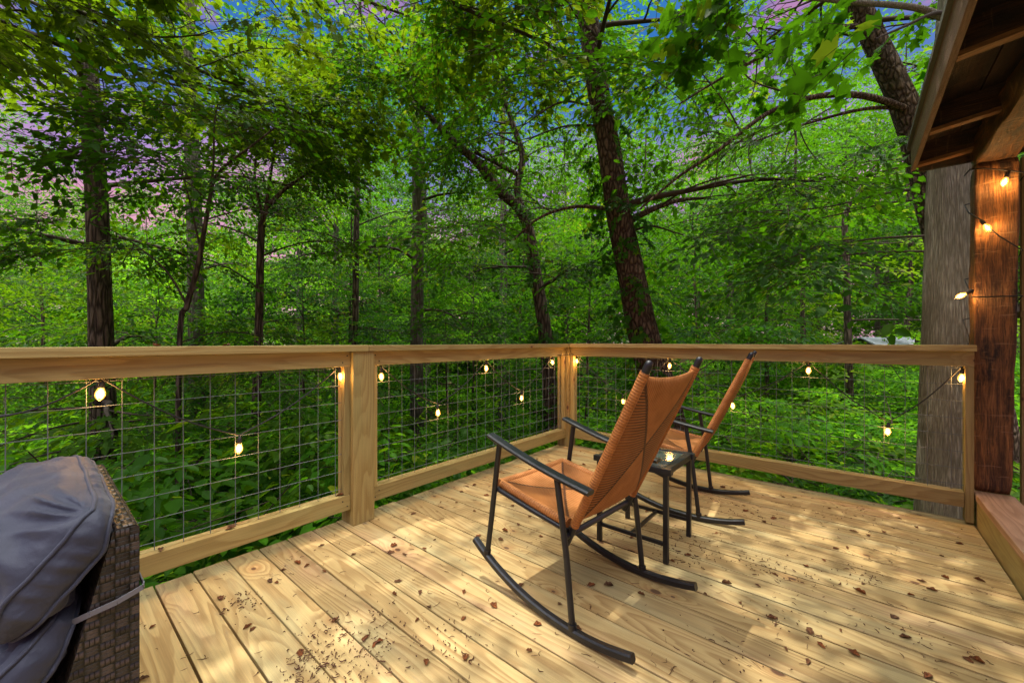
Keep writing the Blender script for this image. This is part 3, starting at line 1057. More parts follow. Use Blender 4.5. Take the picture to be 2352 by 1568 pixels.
def woven_panel(name, parent, P, half_w, half_h, sag, thick):
    """P(s,t) -> (point, normal); two sheets and closed edge"""
    ns = nt = 40
    vs, uv, fs = [], [], []
    for sgn in (1, -1):
        for j in range(nt + 1):
            for i in range(ns + 1):
                s, t = -1 + 2 * i / ns, -1 + 2 * j / nt
                p, nr = P(s, t)
                edge = (1 - s ** 4) * (1 - t ** 4)
                off = sgn * thick * (0.25 + 0.75 * (1 - (max(abs(s), abs(t))) ** 10) ** 0.5) - sag * edge
                vs.append(p + nr * off)
                uv.append((s, t))
    W = ns + 1
    o2 = W * (nt + 1)
    for j in range(nt):
        for i in range(ns):
            a = j * W + i
            fs.append((a, a + 1, a + W + 1, a + W))
            fs.append((o2 + a, o2 + a + W, o2 + a + W + 1, o2 + a + 1))
    rim = [i for i in range(ns)] + [j * W + ns for j in range(nt)] + [nt * W + i for i in range(ns, 0, -1)] + [j * W for j in range(nt, 0, -1)]
    for k in range(len(rim)):
        a, b = rim[k], rim[(k + 1) % len(rim)]
        fs.append((a, o2 + a, o2 + b, b))
    me = mesh_np(name, vs, fs, smooth=True, uv=uv)
    return link(name, me, M['weave'], parent)


def build_chair(loc, rz, label):
    r = empty('rocking_chair', label, 'rocking chair', 'woven rocking chairs on the deck', loc, rz)
    for sy in (1, -1):
        Y = 0.275 * sy
        mb = MB()
        flat_sweep(mb, [p + Vector((0, Y, 0)) for p in arc_pts()], 0.030, 0.030, 0.006)
        mb.build('rocker', M['black'], r)
        def rk(x): return 0.016 + 1.02 - math.sqrt(1.02 ** 2 - (x + 0.01) ** 2)
        mb = MB().tube([(0.445, Y, rk(0.445) + .012), (0.418, Y, 0.30), (0.365, Y, 0.652)], 0.0125, 12)
        mb.tube([(0.447, Y, rk(0.445) + .010), (0.444, Y, rk(0.445) + .030)], 0.017, 12)
        mb.build('leg', M['black'], r)
        mb = MB().tube([(-0.03, Y, rk(-0.03) + .012), (0.0, Y, 0.30), (0.045, Y, 0.575)], 0.0125, 12)
        mb.tube([(-0.031, Y, rk(-0.03) + .010), (-0.029, Y, rk(-0.03) + .030)], 0.017, 12)
        mb.build('leg', M['black'], r)
        arm = []
        for i in range(13):
            f = i / 12
            arm.append(Vector((0.425 - 0.535 * f, Y, 0.676 - 0.122 * f - 0.012 * math.sin(math.pi * f))))
        flat_sweep(MB(), arm, 0.046, 0.019, 0.006).build('armrest', M['black'], r)
        # back upright: bare at foot and knob, cord wrapped between
        Yu = 0.225 * sy
        pb, pt = Vector((0.035, Yu, 0.305)), Vector((-0.310, Yu, 1.030))
        mb = MB().tube([pb, pb.lerp(pt, 0.5), pb.lerp(pt, 0.945), pb.lerp(pt, 0.985), pb.lerp(pt, 1.0), pb.lerp(pt, 1.006)],
                       [0.0135, 0.0135, 0.0135, 0.0145, 0.012, 0.004], 12)
        mb.build('upright', M['black'], r)
        MB().tube([pb.lerp(pt, f) for f in np.linspace(0.11, 0.95, 12)], 0.0175, 14).build('upright_wrap', M['cordwrap'], r)
        # seat rail on this side
        MB().tube([(0.395, 0.232 * sy, 0.452), (0.2, 0.234 * sy, 0.418), (0.02, 0.232 * sy, 0.392)], 0.019, 12).build('seat_rail_wrap', M['cordwrap'], r)
        MB().tube([(0.41, 0.262 * sy, 0.440), (0.2, 0.255 * sy, 0.400), (0.02, 0.24 * sy, 0.365)], 0.011, 10).build('side_rail', M['black'], r)
    # cross members
    MB().tube([(0.02, -0.268, 0.345), (0.02, 0.268, 0.345)], 0.012, 12).build('back_rail', M['black'], r)
    MB().tube([(0.405, -0.268, 0.430), (0.405, 0.268, 0.430)], 0.011, 12).build('front_rail', M['black'], r)

    bx, bz = Vector((0.035, 0, 0.305)), Vector((-0.310, 0, 1.030))
    up = (bz - bx).normalized()
    bn = Vector((up.z, 0, -up.x))     # forward

    def Pback(s, t):
        h = 0.14 + (0.935 - 0.14) * (t + 1) / 2
        p = bx.lerp(bz, h)
        dip = 0.016 * (1 - s * s) * max(0, t) ** 6       # sagging top edge
        return p - up * dip + Vector((0, s * 0.226, 0)) - bn * 0.010 * (1 - s * s), bn
    woven_panel('backrest', r, Pback, 0.225, 0.3, 0.010, 0.011)

    def Pseat(s, t):
        x = 0.412 - 0.395 * (1 - t) / 2 if False else 0.02 + 0.392 * (t + 1) / 2
        z = 0.392 + (0.452 - 0.392) * (t + 1) / 2
        return Vector((x, s * 0.235, z)), Vector((-0.15, 0, 0.99)).normalized()
    woven_panel('seat', r, Pseat, 0.235, 0.2, 0.022, 0.014)
    MB().tube([(0.408, -0.235, 0.452), (0.408, 0, 0.446), (0.408, 0.235, 0.452)], 0.019, 12).build('seat_rail_wrap', M['cordwrap'], r)
    return r


build_chair((-0.81, 1.575, 0.0015), R(175.5), 'nearest woven rocking chair, its tan cord back turned to us before the side table')
build_chair((-0.79, 2.905, 0.0015), R(187), 'farther woven rocking chair beyond the small side table, against the back railing')


# ---------------------------------------------------------------- side table
def build_table():
    cx, cy_ = -0.892, 2.205
    r = empty('side_table', 'small square black side table with a glass top between the rocking chairs', 'side table', None, (cx, cy_, 0))
    h = 0.182
    for sx in (1, -1):
        for sy in (1, -1):
            MB().box((sx * h - .012, sy * h - .012, 0.002), (sx * h + .012, sy * h + .012, 0.440), 2, 0.003).build('leg', M['black'], r)
    mb = MB()
    for s in (1, -1):
        mb.box((-h - .03, s * h - .018, 0.441), (h + .03, s * h + .018, 0.472), 0, 0.004)
        mb.box((s * h - .018, -h + .0185, 0.441), (s * h + .018, h - .0185, 0.4715), 1, 0.004)
    mb.build('top_frame', M['black'], r)
    MB().box((-h + .0182, -h + .0185, 0.460), (h - .0182, h - .0185, 0.467), 0, 0.001).build('glass_top', M['table_glass'], r)
    mb = MB()
    for s in (1, -1):
        mb.box((-h + .0125, s * h - .008, 0.085), (h - .0125, s * h + .008, 0.103), 0, 0.003)
    mb.box((-.008, -h + .0085, 0.086), (.008, h - .0085, 0.102), 1, 0.003)
    mb.build('stretcher', M['black'], r)


build_table()


# ---------------------------------------------------------------- wicker seat and its cushions
def build_wicker():
    r = empty('wicker_seat', 'dark brown wicker seat back standing at the railing under grey cushions', 'wicker seat', None, (-1.75, 0.05, 0))
    inv = Vector((1.75, -0.05, 0))
    x0, x1 = -2.14, -1.372
    # slanting back: side profile in (y, z), extruded along x
    prof = [(0.172, 0.03), (0.172, 0.636), (0.165, 0.644), (0.132, 0.644), (0.124, 0.636), (0.045, 0.30), (0.0, 0.26), (-0.72, 0.26), (-0.72, 0.03)]
    mb = MB()
    n = len(prof)
    vs = [Vector((x1, y, z)) + inv for y, z in prof] + [Vector((x0, y, z)) + inv for y, z in prof]
    fs, uvs = [], []
    acc = 0
    for i in range(n):
        j = (i + 1) % n
        L = math.hypot(prof[j][0] - prof[i][0], prof[j][1] - prof[i][1])
        fs.append((i, n + i, n + j, j))
        uvs.append([(0, acc), (x1 - x0, acc), (x1 - x0, acc + L), (0, acc + L)])
        acc += L
    mb.raw(vs, fs, uvs)
    for base, order in ((0, 1), (n, -1)):
        for poly in ([0, 1, 2, 3, 4, 5], [0, 5, 6], [0, 6, 7, 8]):
            f = [base + i for i in poly]
            if order < 0: f.reverse()
            pts = [vs[i] for i in f]
            mb.raw(pts, [tuple(range(len(f)))], [[(p.y, p.z) for p in pts]])
    o = mb.build('frame', M['wicker'], r)
    bv = o.modifiers.new('bevel', 'BEVEL'); bv.width = 0.006; bv.segments = 2; bv.limit_method = 'ANGLE'
    for (x, y) in ((x0 + .03, .15), (x1 - .03, .15), (x0 + .03, -.69), (x1 - .03, -.69)):
        MB().box((x - .02 + 1.75, y - .02 - .05, 0.001), (x + .02 + 1.75, y + .02 - .05, 0.03), 2, 0.003).build('foot', M['black'], r)


build_wicker()


def build_cushion(name, label, base, hdir, ndir, width, height, gus, puff_f, puff_b, seed, strap=None, sagk=0.0):
    """base: middle of the lower edge; hdir: up along the cushion; ndir: front normal; width along x"""
    base, hdir, ndir = Vector(base), Vector(hdir).normalized(), Vector(ndir).normalized()
    xd = Vector((1, 0, 0))
    r = empty(name, label, 'cushion', 'grey cushions on the wicker seat', base)
    nx, ny = 110, 64

    def plan(s, t):
        # square to rounded rectangle
        k = 0.16
        ds = 1 - 0.5 * k * max(0, abs(t) - 0.55) ** 2 / 0.2
        dt = 1 - 0.5 * k * max(0, abs(s) - 0.7) ** 2 / 0.09
        return s * ds, t * dt

    def pt(s, t, c):
        a, b = plan(s, t)
        p = xd * (a * width / 2) + hdir * (height / 2 + b * height / 2) + ndir * c
        # drape: top folds back a little, belly slumps
        p.z -= sagk * max(0.0, b) ** 2 * 0.05
        return p
    vs, fs, uv = [], [], []
    for side in (1, -1):
        for j in range(ny + 1):
            for i in range(nx + 1):
                s, t = -1 + 2 * i / nx, -1 + 2 * j / ny
                e = (1 - abs(s) ** 3.2) ** 0.75 * (1 - abs(t) ** 2.6) ** 0.75
                pf = puff_f if side > 0 else puff_b
                q = Vector((s * 2.2 * width / .76 + seed, t * 1.6, side))
                nz_ = mnoise.noise(Vector((s * 1.7 + seed, t * 1.7, 2.0)))
                nz2 = mnoise.noise(Vector((s * 4.1, t * 4.1 + seed, 5.0)))
                wr = 0.0
                for (cs, ct, fq, amp, rad) in ((1.0, 1.0, 9.0, 0.016, 0.55), (1.0, -1.0, 10.0, 0.018, 0.60), (-1.0, 1.0, 8.0, 0.012, 0.6), (-1.0, -1.0, 8.0, 0.012, 0.6)):
                    dx_, dy_ = (cs - s) * 1.4 + 1e-3, ct - t + 1e-3
                    rr_ = math.hypot(dx_, dy_)
                    th = math.atan2(abs(dy_), abs(dx_))
                    wv = math.sin(th * fq + nz_ * 3.0 + seed)
                    wr += amp * (1 - abs(wv) * 1.5) * math.exp(-(rr_ / rad) ** 2) * min(1.0, rr_ * 5)
                wr += 0.012 * (1 - 2 * abs(math.sin(t * 4.2 + nz_ * 2.6 + s * 0.5 + seed))) * math.exp(-((t + 0.75) / 0.5) ** 2)
                wr += 0.007 * math.sin(t * 7.5 + s * 1.2 + nz_ * 3.5) + 0.004 * nz2
                rimw = (1 - e) * mnoise.noise(Vector((q.x * 1.1, q.y * 1.3, 9.0))) * 0.012
                gt = gus * (1 - 0.5 * float(np.clip((abs(t) - 0.45) / 0.55, 0, 1)) ** 1.5)
                vs.append(pt(s, t, side * (gt / 2 + pf * e) + wr * 2.2 * min(1.0, e * 2.2) + rimw))
    W = nx + 1
    o2 = W * (ny + 1)
    for j in range(ny):
        for i in range(nx):
            a = j * W + i
            fs.append((a, a + 1, a + W + 1, a + W))
            fs.append((o2 + a, o2 + a + W, o2 + a + W + 1, o2 + a + 1))
    rim = [i for i in range(nx)] + [j * W + nx for j in range(ny)] + [ny * W + i for i in range(nx, 0, -1)] + [j * W for j in range(ny, 0, -1)]
    # gusset in four strips, slightly hollow
    nr = len(rim)
    prev = rim
    cen = xd * 0 + hdir * (height / 2)
    for kk in (1, 2, 3, 4):
        if kk < 4:
            cur = []
            for idx, a in enumerate(rim):
                p = Vector(vs[a]).lerp(Vector(vs[o2 + a]), kk / 4)
                out = (p - cen); out -= ndir * out.dot(ndir); out.normalize()
                bulge = 0.012 + 0.010 * mnoise.noise(Vector((idx * 0.21, kk * 0.7, seed)))
                vs.append(p + out * bulge)
                cur.append(len(vs) - 1)
        else:
            cur = [o2 + a for a in rim]
        for k in range(nr):
            k2 = (k + 1) % nr
            fs.append((prev[k], cur[k], cur[k2], prev[k2]))
        prev = cur
    me = mesh_np('cover', vs, fs, smooth=True)
    link('cover', me, M['fabric'], r)
    for off in (0, o2):
        loop = []
        for a in rim[::1]:
            p = Vector(vs[off + a])
            out = p - cen; out -= ndir * out.dot(ndir); out.normalize()
            loop.append(p + out * 0.003)
        loop.append(loop[0])
        MB().tube(loop, 0.0048, 8, caps=False).build('piping', M['fabric'], r)
    if strap:
        flat = MB()
        pts = [Vector(p) - base for p in strap]
        for a, b in zip(pts, pts[1:]):
            flat.bar(a, b, 0.003, 0.013, up=(0, 0, 1), bevel=0.001)
        flat.build('tie_strap', M['strap'], r)
    return r


_a1 = R(35)
build_cushion('cushion', 'plump grey back cushion slumped over the top of the wicker back', (-1.745, -0.052, 0.456), (0, math.sin(_a1), math.cos(_a1)),
              (0, -math.cos(_a1), math.sin(_a1)), 0.765, 0.290, 0.080, 0.112, 0.014, 1.7)
_a2 = R(41)
build_cushion('cushion', 'wrinkled grey seat cushion below the back cushion, tied to the wicker with a strap', (-1.745, -0.275, 0.085), (0, math.sin(_a2), math.cos(_a2)),
              (0, -math.cos(_a2), math.sin(_a2)), 0.765, 0.505, 0.085, 0.040, 0.01, 6.3,
              strap=[(-1.40, 0.050, 0.440), (-1.366, 0.085, 0.462), (-1.362, 0.130, 0.470), (-1.364, 0.177, 0.484), (-1.372, 0.180, 0.486), (-1.45, 0.180, 0.486)])

# ---------------------------------------------------------------- leaves, sprays and trees
def leaf_simple():
    v = np.array([(0, 0, 0), (.36, .27, .07), (.76, .20, .03), (1, 0, -.10), (.76, -.20, .03), (.36, -.27, .07)], dtype=np.float32)
    f = np.array([(0, 3, 2, 1), (0, 5, 4, 3)], dtype=np.int32)
    return v, f


def leaf_lobed():
    half = [(.10, .46, .02), (.30, .25, .04), (.66, .50, -.02), (.66, .20, .02)]
    v = [(0, 0, 0), (.42, 0, -.01), (1, 0, -.10)]
    v += half + [(x, -y, z) for x, y, z in half]
    f = []
    for o, fl in ((3, False), (7, True)):
        for tri in ((0, o, o + 1), (0, o + 1, 1), (1, o + 1, o + 2), (1, o + 2, o + 3), (1, o + 3, 2)):
            f.append(tri[::-1] if not fl else tri)
    return np.array(v, dtype=np.float32), np.array(f, dtype=np.int32)


LEAF = {'simple': leaf_simple(), 'lobed': leaf_lobed()}


def norm(a):
    return a / np.maximum(np.linalg.norm(a, axis=-1, keepdims=True), 1e-6)


def frames(d, nrm):
    """columns: along, side, normal"""
    d = norm(d)
    s = norm(np.cross(nrm, d))
    n_ = np.cross(d, s)
    return np.stack([d, s, n_], -1)


def make_spray(rng, n_side=4, per=5, L=0.85, size=0.11, droop=0.25):
    pos, dirs, sz = [], [], []
    twigs = [(np.zeros(3), 0.0, L, per + 3)]
    for i in range(n_side):
        f = 0.18 + 0.7 * i / n_side
        sgn = 1 if i % 2 else -1
        twigs.append((np.array([L * f, 0, 0]), sgn * rng.uniform(0.6, 1.1), L * (0.62 - 0.35 * f), per))
    lines = []
    for base, ang, ln, cnt in twigs:
        lines.append((base, base + ln * np.array([math.cos(ang), math.sin(ang), 0])))
        for k in range(cnt):
            f = (k + 0.6) / cnt
            p = base + ln * f * np.array([math.cos(ang), math.sin(ang), 0])
            la = ang + (1 if k % 2 else -1) * rng.uniform(0.5, 1.15) * (1 - 0.5 * f)
            if k == cnt - 1: la = ang + rng.uniform(-.3, .3)
            pos.append(p + rng.normal(0, 0.02, 3))
            dirs.append((math.cos(la), math.sin(la), -rng.uniform(0.0, 0.6)))
            sz.append(size * rng.uniform(0.65, 1.15))
    pos, dirs, sz = np.array(pos), np.array(dirs), np.array(sz)
    dr = lambda p: np.stack([p[:, 0], p[:, 1], p[:, 2] - droop * (p[:, 0] ** 2 + p[:, 1] ** 2) / L], -1)
    pos = dr(pos)
    nrm = norm(np.array([0, 0, 1.0]) + rng.normal(0, 0.33, (len(pos), 3)))
    tw = [(dr(a[None])[0], dr(b[None])[0]) for a, b in lines]
    return pos, frames(dirs, nrm), sz, tw


SPRAYS = [make_spray(np.random.default_rng(100 + i), n_side=4 + i % 3, per=5, L=0.8 + 0.12 * (i % 4)) for i in range(8)]
SPRAYS_SPARSE = [make_spray(np.random.default_rng(200 + i), n_side=3, per=4, L=0.75, size=0.125) for i in range(6)]


def leaf_mesh(name, tips, rng, kind='simple', sprays=None, leaf_scale=1.0, twigs=None):
    """tips: list of (pos, direction, scale). Returns a mesh of leaves."""
    sprays = sprays or SPRAYS
    tv, tf = LEAF[kind]
    P = np.array([t[0] for t in tips]); D = np.array([t[1] for t in tips]); S = np.array([t[2] for t in tips])
    Nn = norm(np.array([0, 0, 1.0]) + rng.normal(0, 0.36, (len(P), 3)))
    Fm = frames(D, Nn)
    pick = rng.integers(0, len(sprays), len(P))
    allv, rn = [], []
    for k, (sp, sf, ss_, _) in enumerate(sprays):
        idx = np.where(pick == k)[0]
        if not len(idx): continue
        pos = P[idx, None, :] + S[idx, None, None] * np.einsum('kij,lj->kli', Fm[idx], sp)
        fr = np.einsum('kij,ljm->klim', Fm[idx], sf)
        size = S[idx, None] * ss_[None] * leaf_scale * rng.uniform(0.8, 1.2, (len(idx), len(ss_)))
        v = pos[:, :, None, :] + size[:, :, None, None] * np.einsum('klij,nj->klni', fr, tv)
        allv.append(v.reshape(-1, len(tv), 3))
        if twigs is not None:
            A = np.array([t_[0] for t_ in sprays[k][3]]); B = np.array([t_[1] for t_ in sprays[k][3]])
            A = (P[idx, None] + S[idx, None, None] * np.einsum('kij,lj->kli', Fm[idx], A)).reshape(-1, 3)
            B = (P[idx, None] + S[idx, None, None] * np.einsum('kij,lj->kli', Fm[idx], B)).reshape(-1, 3)
            d_ = norm(B - A)
            s_ = norm(np.cross(d_, np.array([0.3, 0.2, 0.93]))); u_ = np.cross(d_, s_)
            ring = [s_, -0.5 * s_ + 0.87 * u_, -0.5 * s_ - 0.87 * u_]
            V_ = np.stack([A + 0.0042 * r_ for r_ in ring] + [B + 0.0015 * r_ for r_ in ring], 1).reshape(-1, 3)
            o_ = (np.arange(len(A)) * 6)[:, None, None] + np.array([(0, 1, 4, 3), (1, 2, 5, 4), (2, 0, 3, 5)])[None]
            twigs.f.append(o_.reshape(-1, 4) + twigs.n); twigs.v.append(V_); twigs.n += len(V_)
        tone = np.clip(rng.normal(0.5, 0.18, (len(idx), 1)) + rng.normal(0, 0.2, (len(idx), len(ss_))), 0, 1)
        rn.append(tone.reshape(-1))
    V = np.concatenate(allv); rn = np.concatenate(rn)
    n, nv = len(V), len(tv)
    Fc = (np.arange(n)[:, None, None] * nv + tf[None]).reshape(-1, tf.shape[1])
    return mesh_np(name, V.reshape(-1, 3), Fc, rnd=np.repeat(rn, nv))


class Limbs:
    """many tapering tubes joined into one mesh"""
    def __init__(self):
        self.v, self.f, self.n = [], [], 0

    def tube(self, pts, rads, sides=6, rough=0.0, seed=0.0):
        pts = np.asarray(pts, dtype=float)
        n = len(pts)
        t = norm(np.gradient(pts, axis=0))
        ref = np.array([0, 0, 1.0]) if abs(t[0][2]) < 0.9 else np.array([1.0, 0, 0])
        s = norm(np.cross(ref, t[0]))
        ang = 2 * np.pi * np.arange(sides) / sides
        rows = []
        for i in range(n):
            s = norm(s - t[i] * np.dot(s, t[i]))
            u = np.cross(t[i], s)
            rr = np.full(sides, rads[i])
            if rough:
                for k in range(sides):
                    q = Vector((math.cos(ang[k]) * 2.2, math.sin(ang[k]) * 2.2, pts[i][2] * 0.9 + seed))
                    rr[k] *= 1 + rough * (mnoise.noise(q) * 0.7 + mnoise.noise(q * 3.1) * 0.5)
            rows.append(pts[i] + (np.cos(ang)[:, None] * s + np.sin(ang)[:, None] * u) * rr[:, None])
        V = np.concatenate(rows)
        i, k = np.meshgrid(np.arange(n - 1), np.arange(sides), indexing='ij')
        a = (i * sides + k).ravel(); b = (i * sides + (k + 1) % sides).ravel()
        self.f.append(np.stack([a, b, b + sides, a + sides], 1) + self.n)
        self.v.append(V)
        self.n += len(V)

    def mesh(self, name):
        return mesh_np(name, np.concatenate(self.v), np.concatenate(self.f), smooth=True)


def smooth_path(ctrl, n):
    """Catmull-Rom through control rows (any width)"""
    c = np.asarray(ctrl, dtype=float)
    c = np.concatenate([[2 * c[0] - c[1]], c, [2 * c[-1] - c[-2]]])
    m = len(c) - 3
    out = []
    for q in np.linspace(0, m - 1e-6, n):
        i = int(q); f = q - i
        p0, p1, p2, p3 = c[i:i + 4]
        out.append(0.5 * ((2 * p1) + (-p0 + p2) * f + (2 * p0 - 5 * p1 + 4 * p2 - p3) * f * f + (-p0 + 3 * p1 - 3 * p2 + p3) * f ** 3))
    return np.array(out)


def grow_limb(rng, L, base, az, length, rise, r0, tips, depth=0, sub=5, tip_scale=1.0, sides=5, leaf_from=0.3, levels=2, dens=1.0, droop=0.35):
    """one limb and its side branches; appends leaf spray tips"""
    n = 7
    pts = [np.array(base, dtype=float)]
    el = rise
    a = az
    for i in range(n - 1):
        el = el - (rise + droop) / (n - 1) * rng.uniform(0.5, 1.3) + rng.normal(0, 0.07)
        a += rng.normal(0, 0.13)
        pts.append(pts[-1] + length / (n - 1) * np.array([math.cos(a) * math.cos(el), math.sin(a) * math.cos(el), math.sin(el)]))
    pts = np.array(pts)
    L.tube(pts, np.linspace(r0, max(0.004, r0 * 0.18), n), sides)
    if depth < levels - 1:
        for k in range(sub):
            f = leaf_from + (0.97 - leaf_from) * (k + rng.uniform(0, 0.8)) / sub
            i = min(int(f * (n - 1)), n - 2); g = f * (n - 1) - i
            p = pts[i] * (1 - g) + pts[i + 1] * g
            d = pts[i + 1] - pts[i]
            da = math.atan2(d[1], d[0]) + (1 if k % 2 else -1) * rng.uniform(0.5, 1.2)
            grow_limb(rng, L, p, da, length * rng.uniform(0.32, 0.52) * (1.15 - 0.5 * f), rng.uniform(0.0, 0.4), r0 * (0.5 - 0.25 * f), tips, depth + 1, sub, tip_scale, 4, 0.2, levels, dens, droop * 0.6)
    else:
        cnt = max(1, int(round(length / 0.42 * dens)))
        for k in range(cnt):
            f = (k + rng.uniform(0.2, 1.0)) / cnt
            i = min(int(f * (n - 1)), n - 2); g = f * (n - 1) - i
            p = pts[i] * (1 - g) + pts[i + 1] * g
            d = pts[i + 1] - pts[i]
            da = math.atan2(d[1], d[0]) + rng.normal(0, 0.7)
            tips.append((p, np.array([math.cos(da), math.sin(da), rng.normal(-0.05, 0.2)]), tip_scale * rng.uniform(0.7, 1.15)))
    d = pts[-1] - pts[-2]
    tips.append((pts[-1], d / np.linalg.norm(d) * np.array([1, 1, 0.3]) + np.array([0, 0, -0.1]), tip_scale * rng.uniform(0.8, 1.1)))
    return pts


def proto_tree(seed, height, crown0, spread, nl, r0, lean=0.0, tip_scale=1.0, dens=1.0, sub=5, leaf_scale=1.0, kind='simple', fork=None, sides=9):
    rng = np.random.default_rng(seed)
    T, L, tips = Limbs(), Limbs(), []
    n = 14
    hs = np.linspace(-0.4, height, n)
    wob = np.cumsum(rng.normal(0, 0.05, (n, 2)), axis=0) * height / 12
    trunk = np.stack([wob[:, 0] + lean * hs * 0.1, wob[:, 1], hs], -1)
    trunk -= np.array([trunk[1][0], trunk[1][1], 0])
    rad = r0 * (1 - 0.82 * np.clip(hs / height, 0, 1)) * (1 + 0.5 * np.exp(-np.maximum(hs + 0.2, 0) * 3.0))
    T.tube(trunk, rad, sides, rough=0.06, seed=seed)
    for k in range(nl):
        f = (k + rng.uniform(0, 1)) / nl
        h = crown0 + (height - crown0) * f ** 0.9
        i = np.clip(np.searchsorted(hs, h) - 1, 0, n - 2); g = (h - hs[i]) / (hs[i + 1] - hs[i])
        p = trunk[i] * (1 - g) + trunk[i + 1] * g
        prof = (0.55 + 0.75 * math.sin(math.pi * min(1, f * 0.85 + 0.12))) * (1.0 if f < 0.8 else 0.75)
        grow_limb(rng, L, p, k * 2.4 + rng.uniform(-.5, .5), spread * prof * rng.uniform(0.7, 1.15), rng.uniform(0.15, 0.75) + 0.35 * f,
                  max(0.012, r0 * 0.32 * (1 - 0.6 * f)), tips, tip_scale=tip_scale, dens=dens, sub=sub)
    return T.mesh('trunk'), L.mesh('limbs'), leaf_mesh('crown', tips, rng, kind, leaf_scale=leaf_scale), len(tips)


def add_tree(name, label, cat, loc, trunk, limbs, crown, bark, leaf, group=None, rz=0.0, sc=1.0, tilt=(0, 0)):
    r = empty(name, label, cat, group, loc, rz)
    r.scale = (sc, sc, sc)
    r.rotation_euler = (tilt[0], tilt[1], rz)
    for nm, me, mt in (('trunk', trunk, bark), ('limbs', limbs, M['bark_twig']), ('crown', crown, leaf)):
        if me is None: continue
        if len(me.materials) == 0: me.materials.append(mt)
        o = link(nm, me, None, r)
        if me.materials[0] != mt:
            o.material_slots[0].link = 'OBJECT'
            o.material_slots[0].material = mt
    return r


def gzf(x, y):
    return float(gz(np.float64(x), np.float64(y)))


def custom_tree(name, label, cat, seed, path, rw, extra=(), bark='bark_dark', leaf='leaf_mid', top=6.0, crown0=0.0, nl=14, spread=2.4,
                tip_scale=1.0, dens=0.95, leaf_kind='simple', leaf_scale=0.98, sub=5, ivy=0, sides=22, sprays=None, azs=None):
    """path: [(px, py, Z)...] from below the rail up to the top of the picture, rw: [radius...]; carried down to the ground and up to
    its real height; extra: [(pts, r0, r1)] big limbs"""
    rng = np.random.default_rng(seed)
    nl = int(nl * 0.62)
    P = [np.array(at(*p)) for p in path]
    g = gzf(P[0][0], P[0][1])
    d0 = P[0] - P[1]
    base = P[0] + np.array([d0[0], d0[1], 0]) * 0.3
    g = gzf(base[0], base[1])
    ctrl = [np.append([base[0], base[1], g - 0.3], rw[0] * 1.45), np.append([base[0] * .8 + P[0][0] * .2, base[1] * .8 + P[0][1] * .2, g + 0.35], rw[0] * 1.08)]
    if P[0][2] - g < 0.9: ctrl = ctrl[:1]
    ctrl += [np.append(p, r_) for p, r_ in zip(P, rw)]
    d = P[-1] - P[-2]; d = d / np.linalg.norm(d)
    if top > 0:
        e = P[-1] + (d * 0.5 + np.array([0, 0, 0.6])) * top * 0.5
        ctrl.append(np.append(e, rw[-1] * 0.62))
        ctrl.append(np.append(e + np.array([d[0] * .2, d[1] * .2, 1]) * top * 0.5, 0.02))
    sp = smooth_path(ctrl, 60)
    org = np.array([base[0], base[1], g])
    T, L, tips = Limbs(), Limbs(), []
    T.tube(sp[:, :3] - org, np.maximum(sp[:, 3], 0.006), sides, rough=0.09, seed=seed)
    hs = sp[:, 2] - g
    hi = hs[-1]
    for k in range(nl):
        f = (k + rng.uniform(0, 1)) / nl
        h = crown0 + (hi - crown0) * f
        i = int(np.clip(np.searchsorted(hs, h), 1, len(hs) - 2))
        az = k * 2.4 + rng.uniform(-.5, .5) if azs is None else rng.choice(azs) + rng.normal(0, 0.5)
        grow_limb(rng, L, sp[i, :3] - org, az, spread * rng.uniform(0.6, 1.15) * (1.1 - 0.4 * f), rng.uniform(0.1, 0.8),
                  max(0.008, sp[i, 3] * 0.30), tips, tip_scale=tip_scale, dens=dens, sub=sub)
    E = Limbs()
    for ex in extra:
        pts, r0, r1 = ex[0], ex[1], ex[2]
        leafy = ex[3] if len(ex) > 3 else 0
        esp = ex[4] if len(ex) > 4 else spread * 0.5
        q = smooth_path([np.array(at(*p)) for p in pts], 8 * len(pts)) - org
        rr = np.linspace(r0, r1, len(q))
        (T if r0 > 0.022 else E).tube(q, rr, 12 if r0 > 0.022 else 6, rough=0.10 if r0 > .022 else 0, seed=seed + 3)
        for k in range(leafy):
            f = 0.42 + 0.58 * (k + rng.uniform(0, 1)) / leafy
            i = min(int(f * (len(q) - 1)), len(q) - 2)
            dd = q[i + 1] - q[i]
            grow_limb(rng, L, q[i], math.atan2(dd[1], dd[0]) + (1 if k % 2 else -1) * rng.uniform(0.3, 1.2), rng.uniform(0.5, 1.1) * esp,
                      rng.uniform(-0.1, 0.6), max(0.006, rr[i] * 0.45), tips, tip_scale=tip_scale, dens=dens, sub=3)
    r = empty(name, label, cat, None, tuple(org))
    link('trunk', T.mesh('trunk'), M[bark], r)
    if E.n: link('bare_branches', E.mesh('bare_branches'), M['bark_twig'], r)
    if tips:
        tips = open_gaps(tips, org, rng)
        link('crown', leaf_mesh('crown', tips, rng, leaf_kind, sprays=sprays, leaf_scale=leaf_scale, twigs=L), M[leaf], r)
    if L.n: link('limbs', L.mesh('limbs'), M['bark_twig'], r)
    if ivy:
        iv = []
        for k in range(ivy):
            i = int(rng.integers(2, int(len(sp) * 0.62)))
            a = rng.uniform(0, 2 * np.pi)
            o_ = np.array([math.cos(a), math.sin(a), 0])
            iv.append((sp[i, :3] - org + o_ * (sp[i, 3] + 0.01) + rng.normal(0, 0.03, 3), o_ + np.array([0, 0, -0.7]), rng.uniform(0.25, 0.5)))
        link('ivy', leaf_mesh('ivy', iv, rng, 'lobed', sprays=SPRAYS_SPARSE, leaf_scale=1.5), M['leaf_mid'], r)
    return r, sp, org


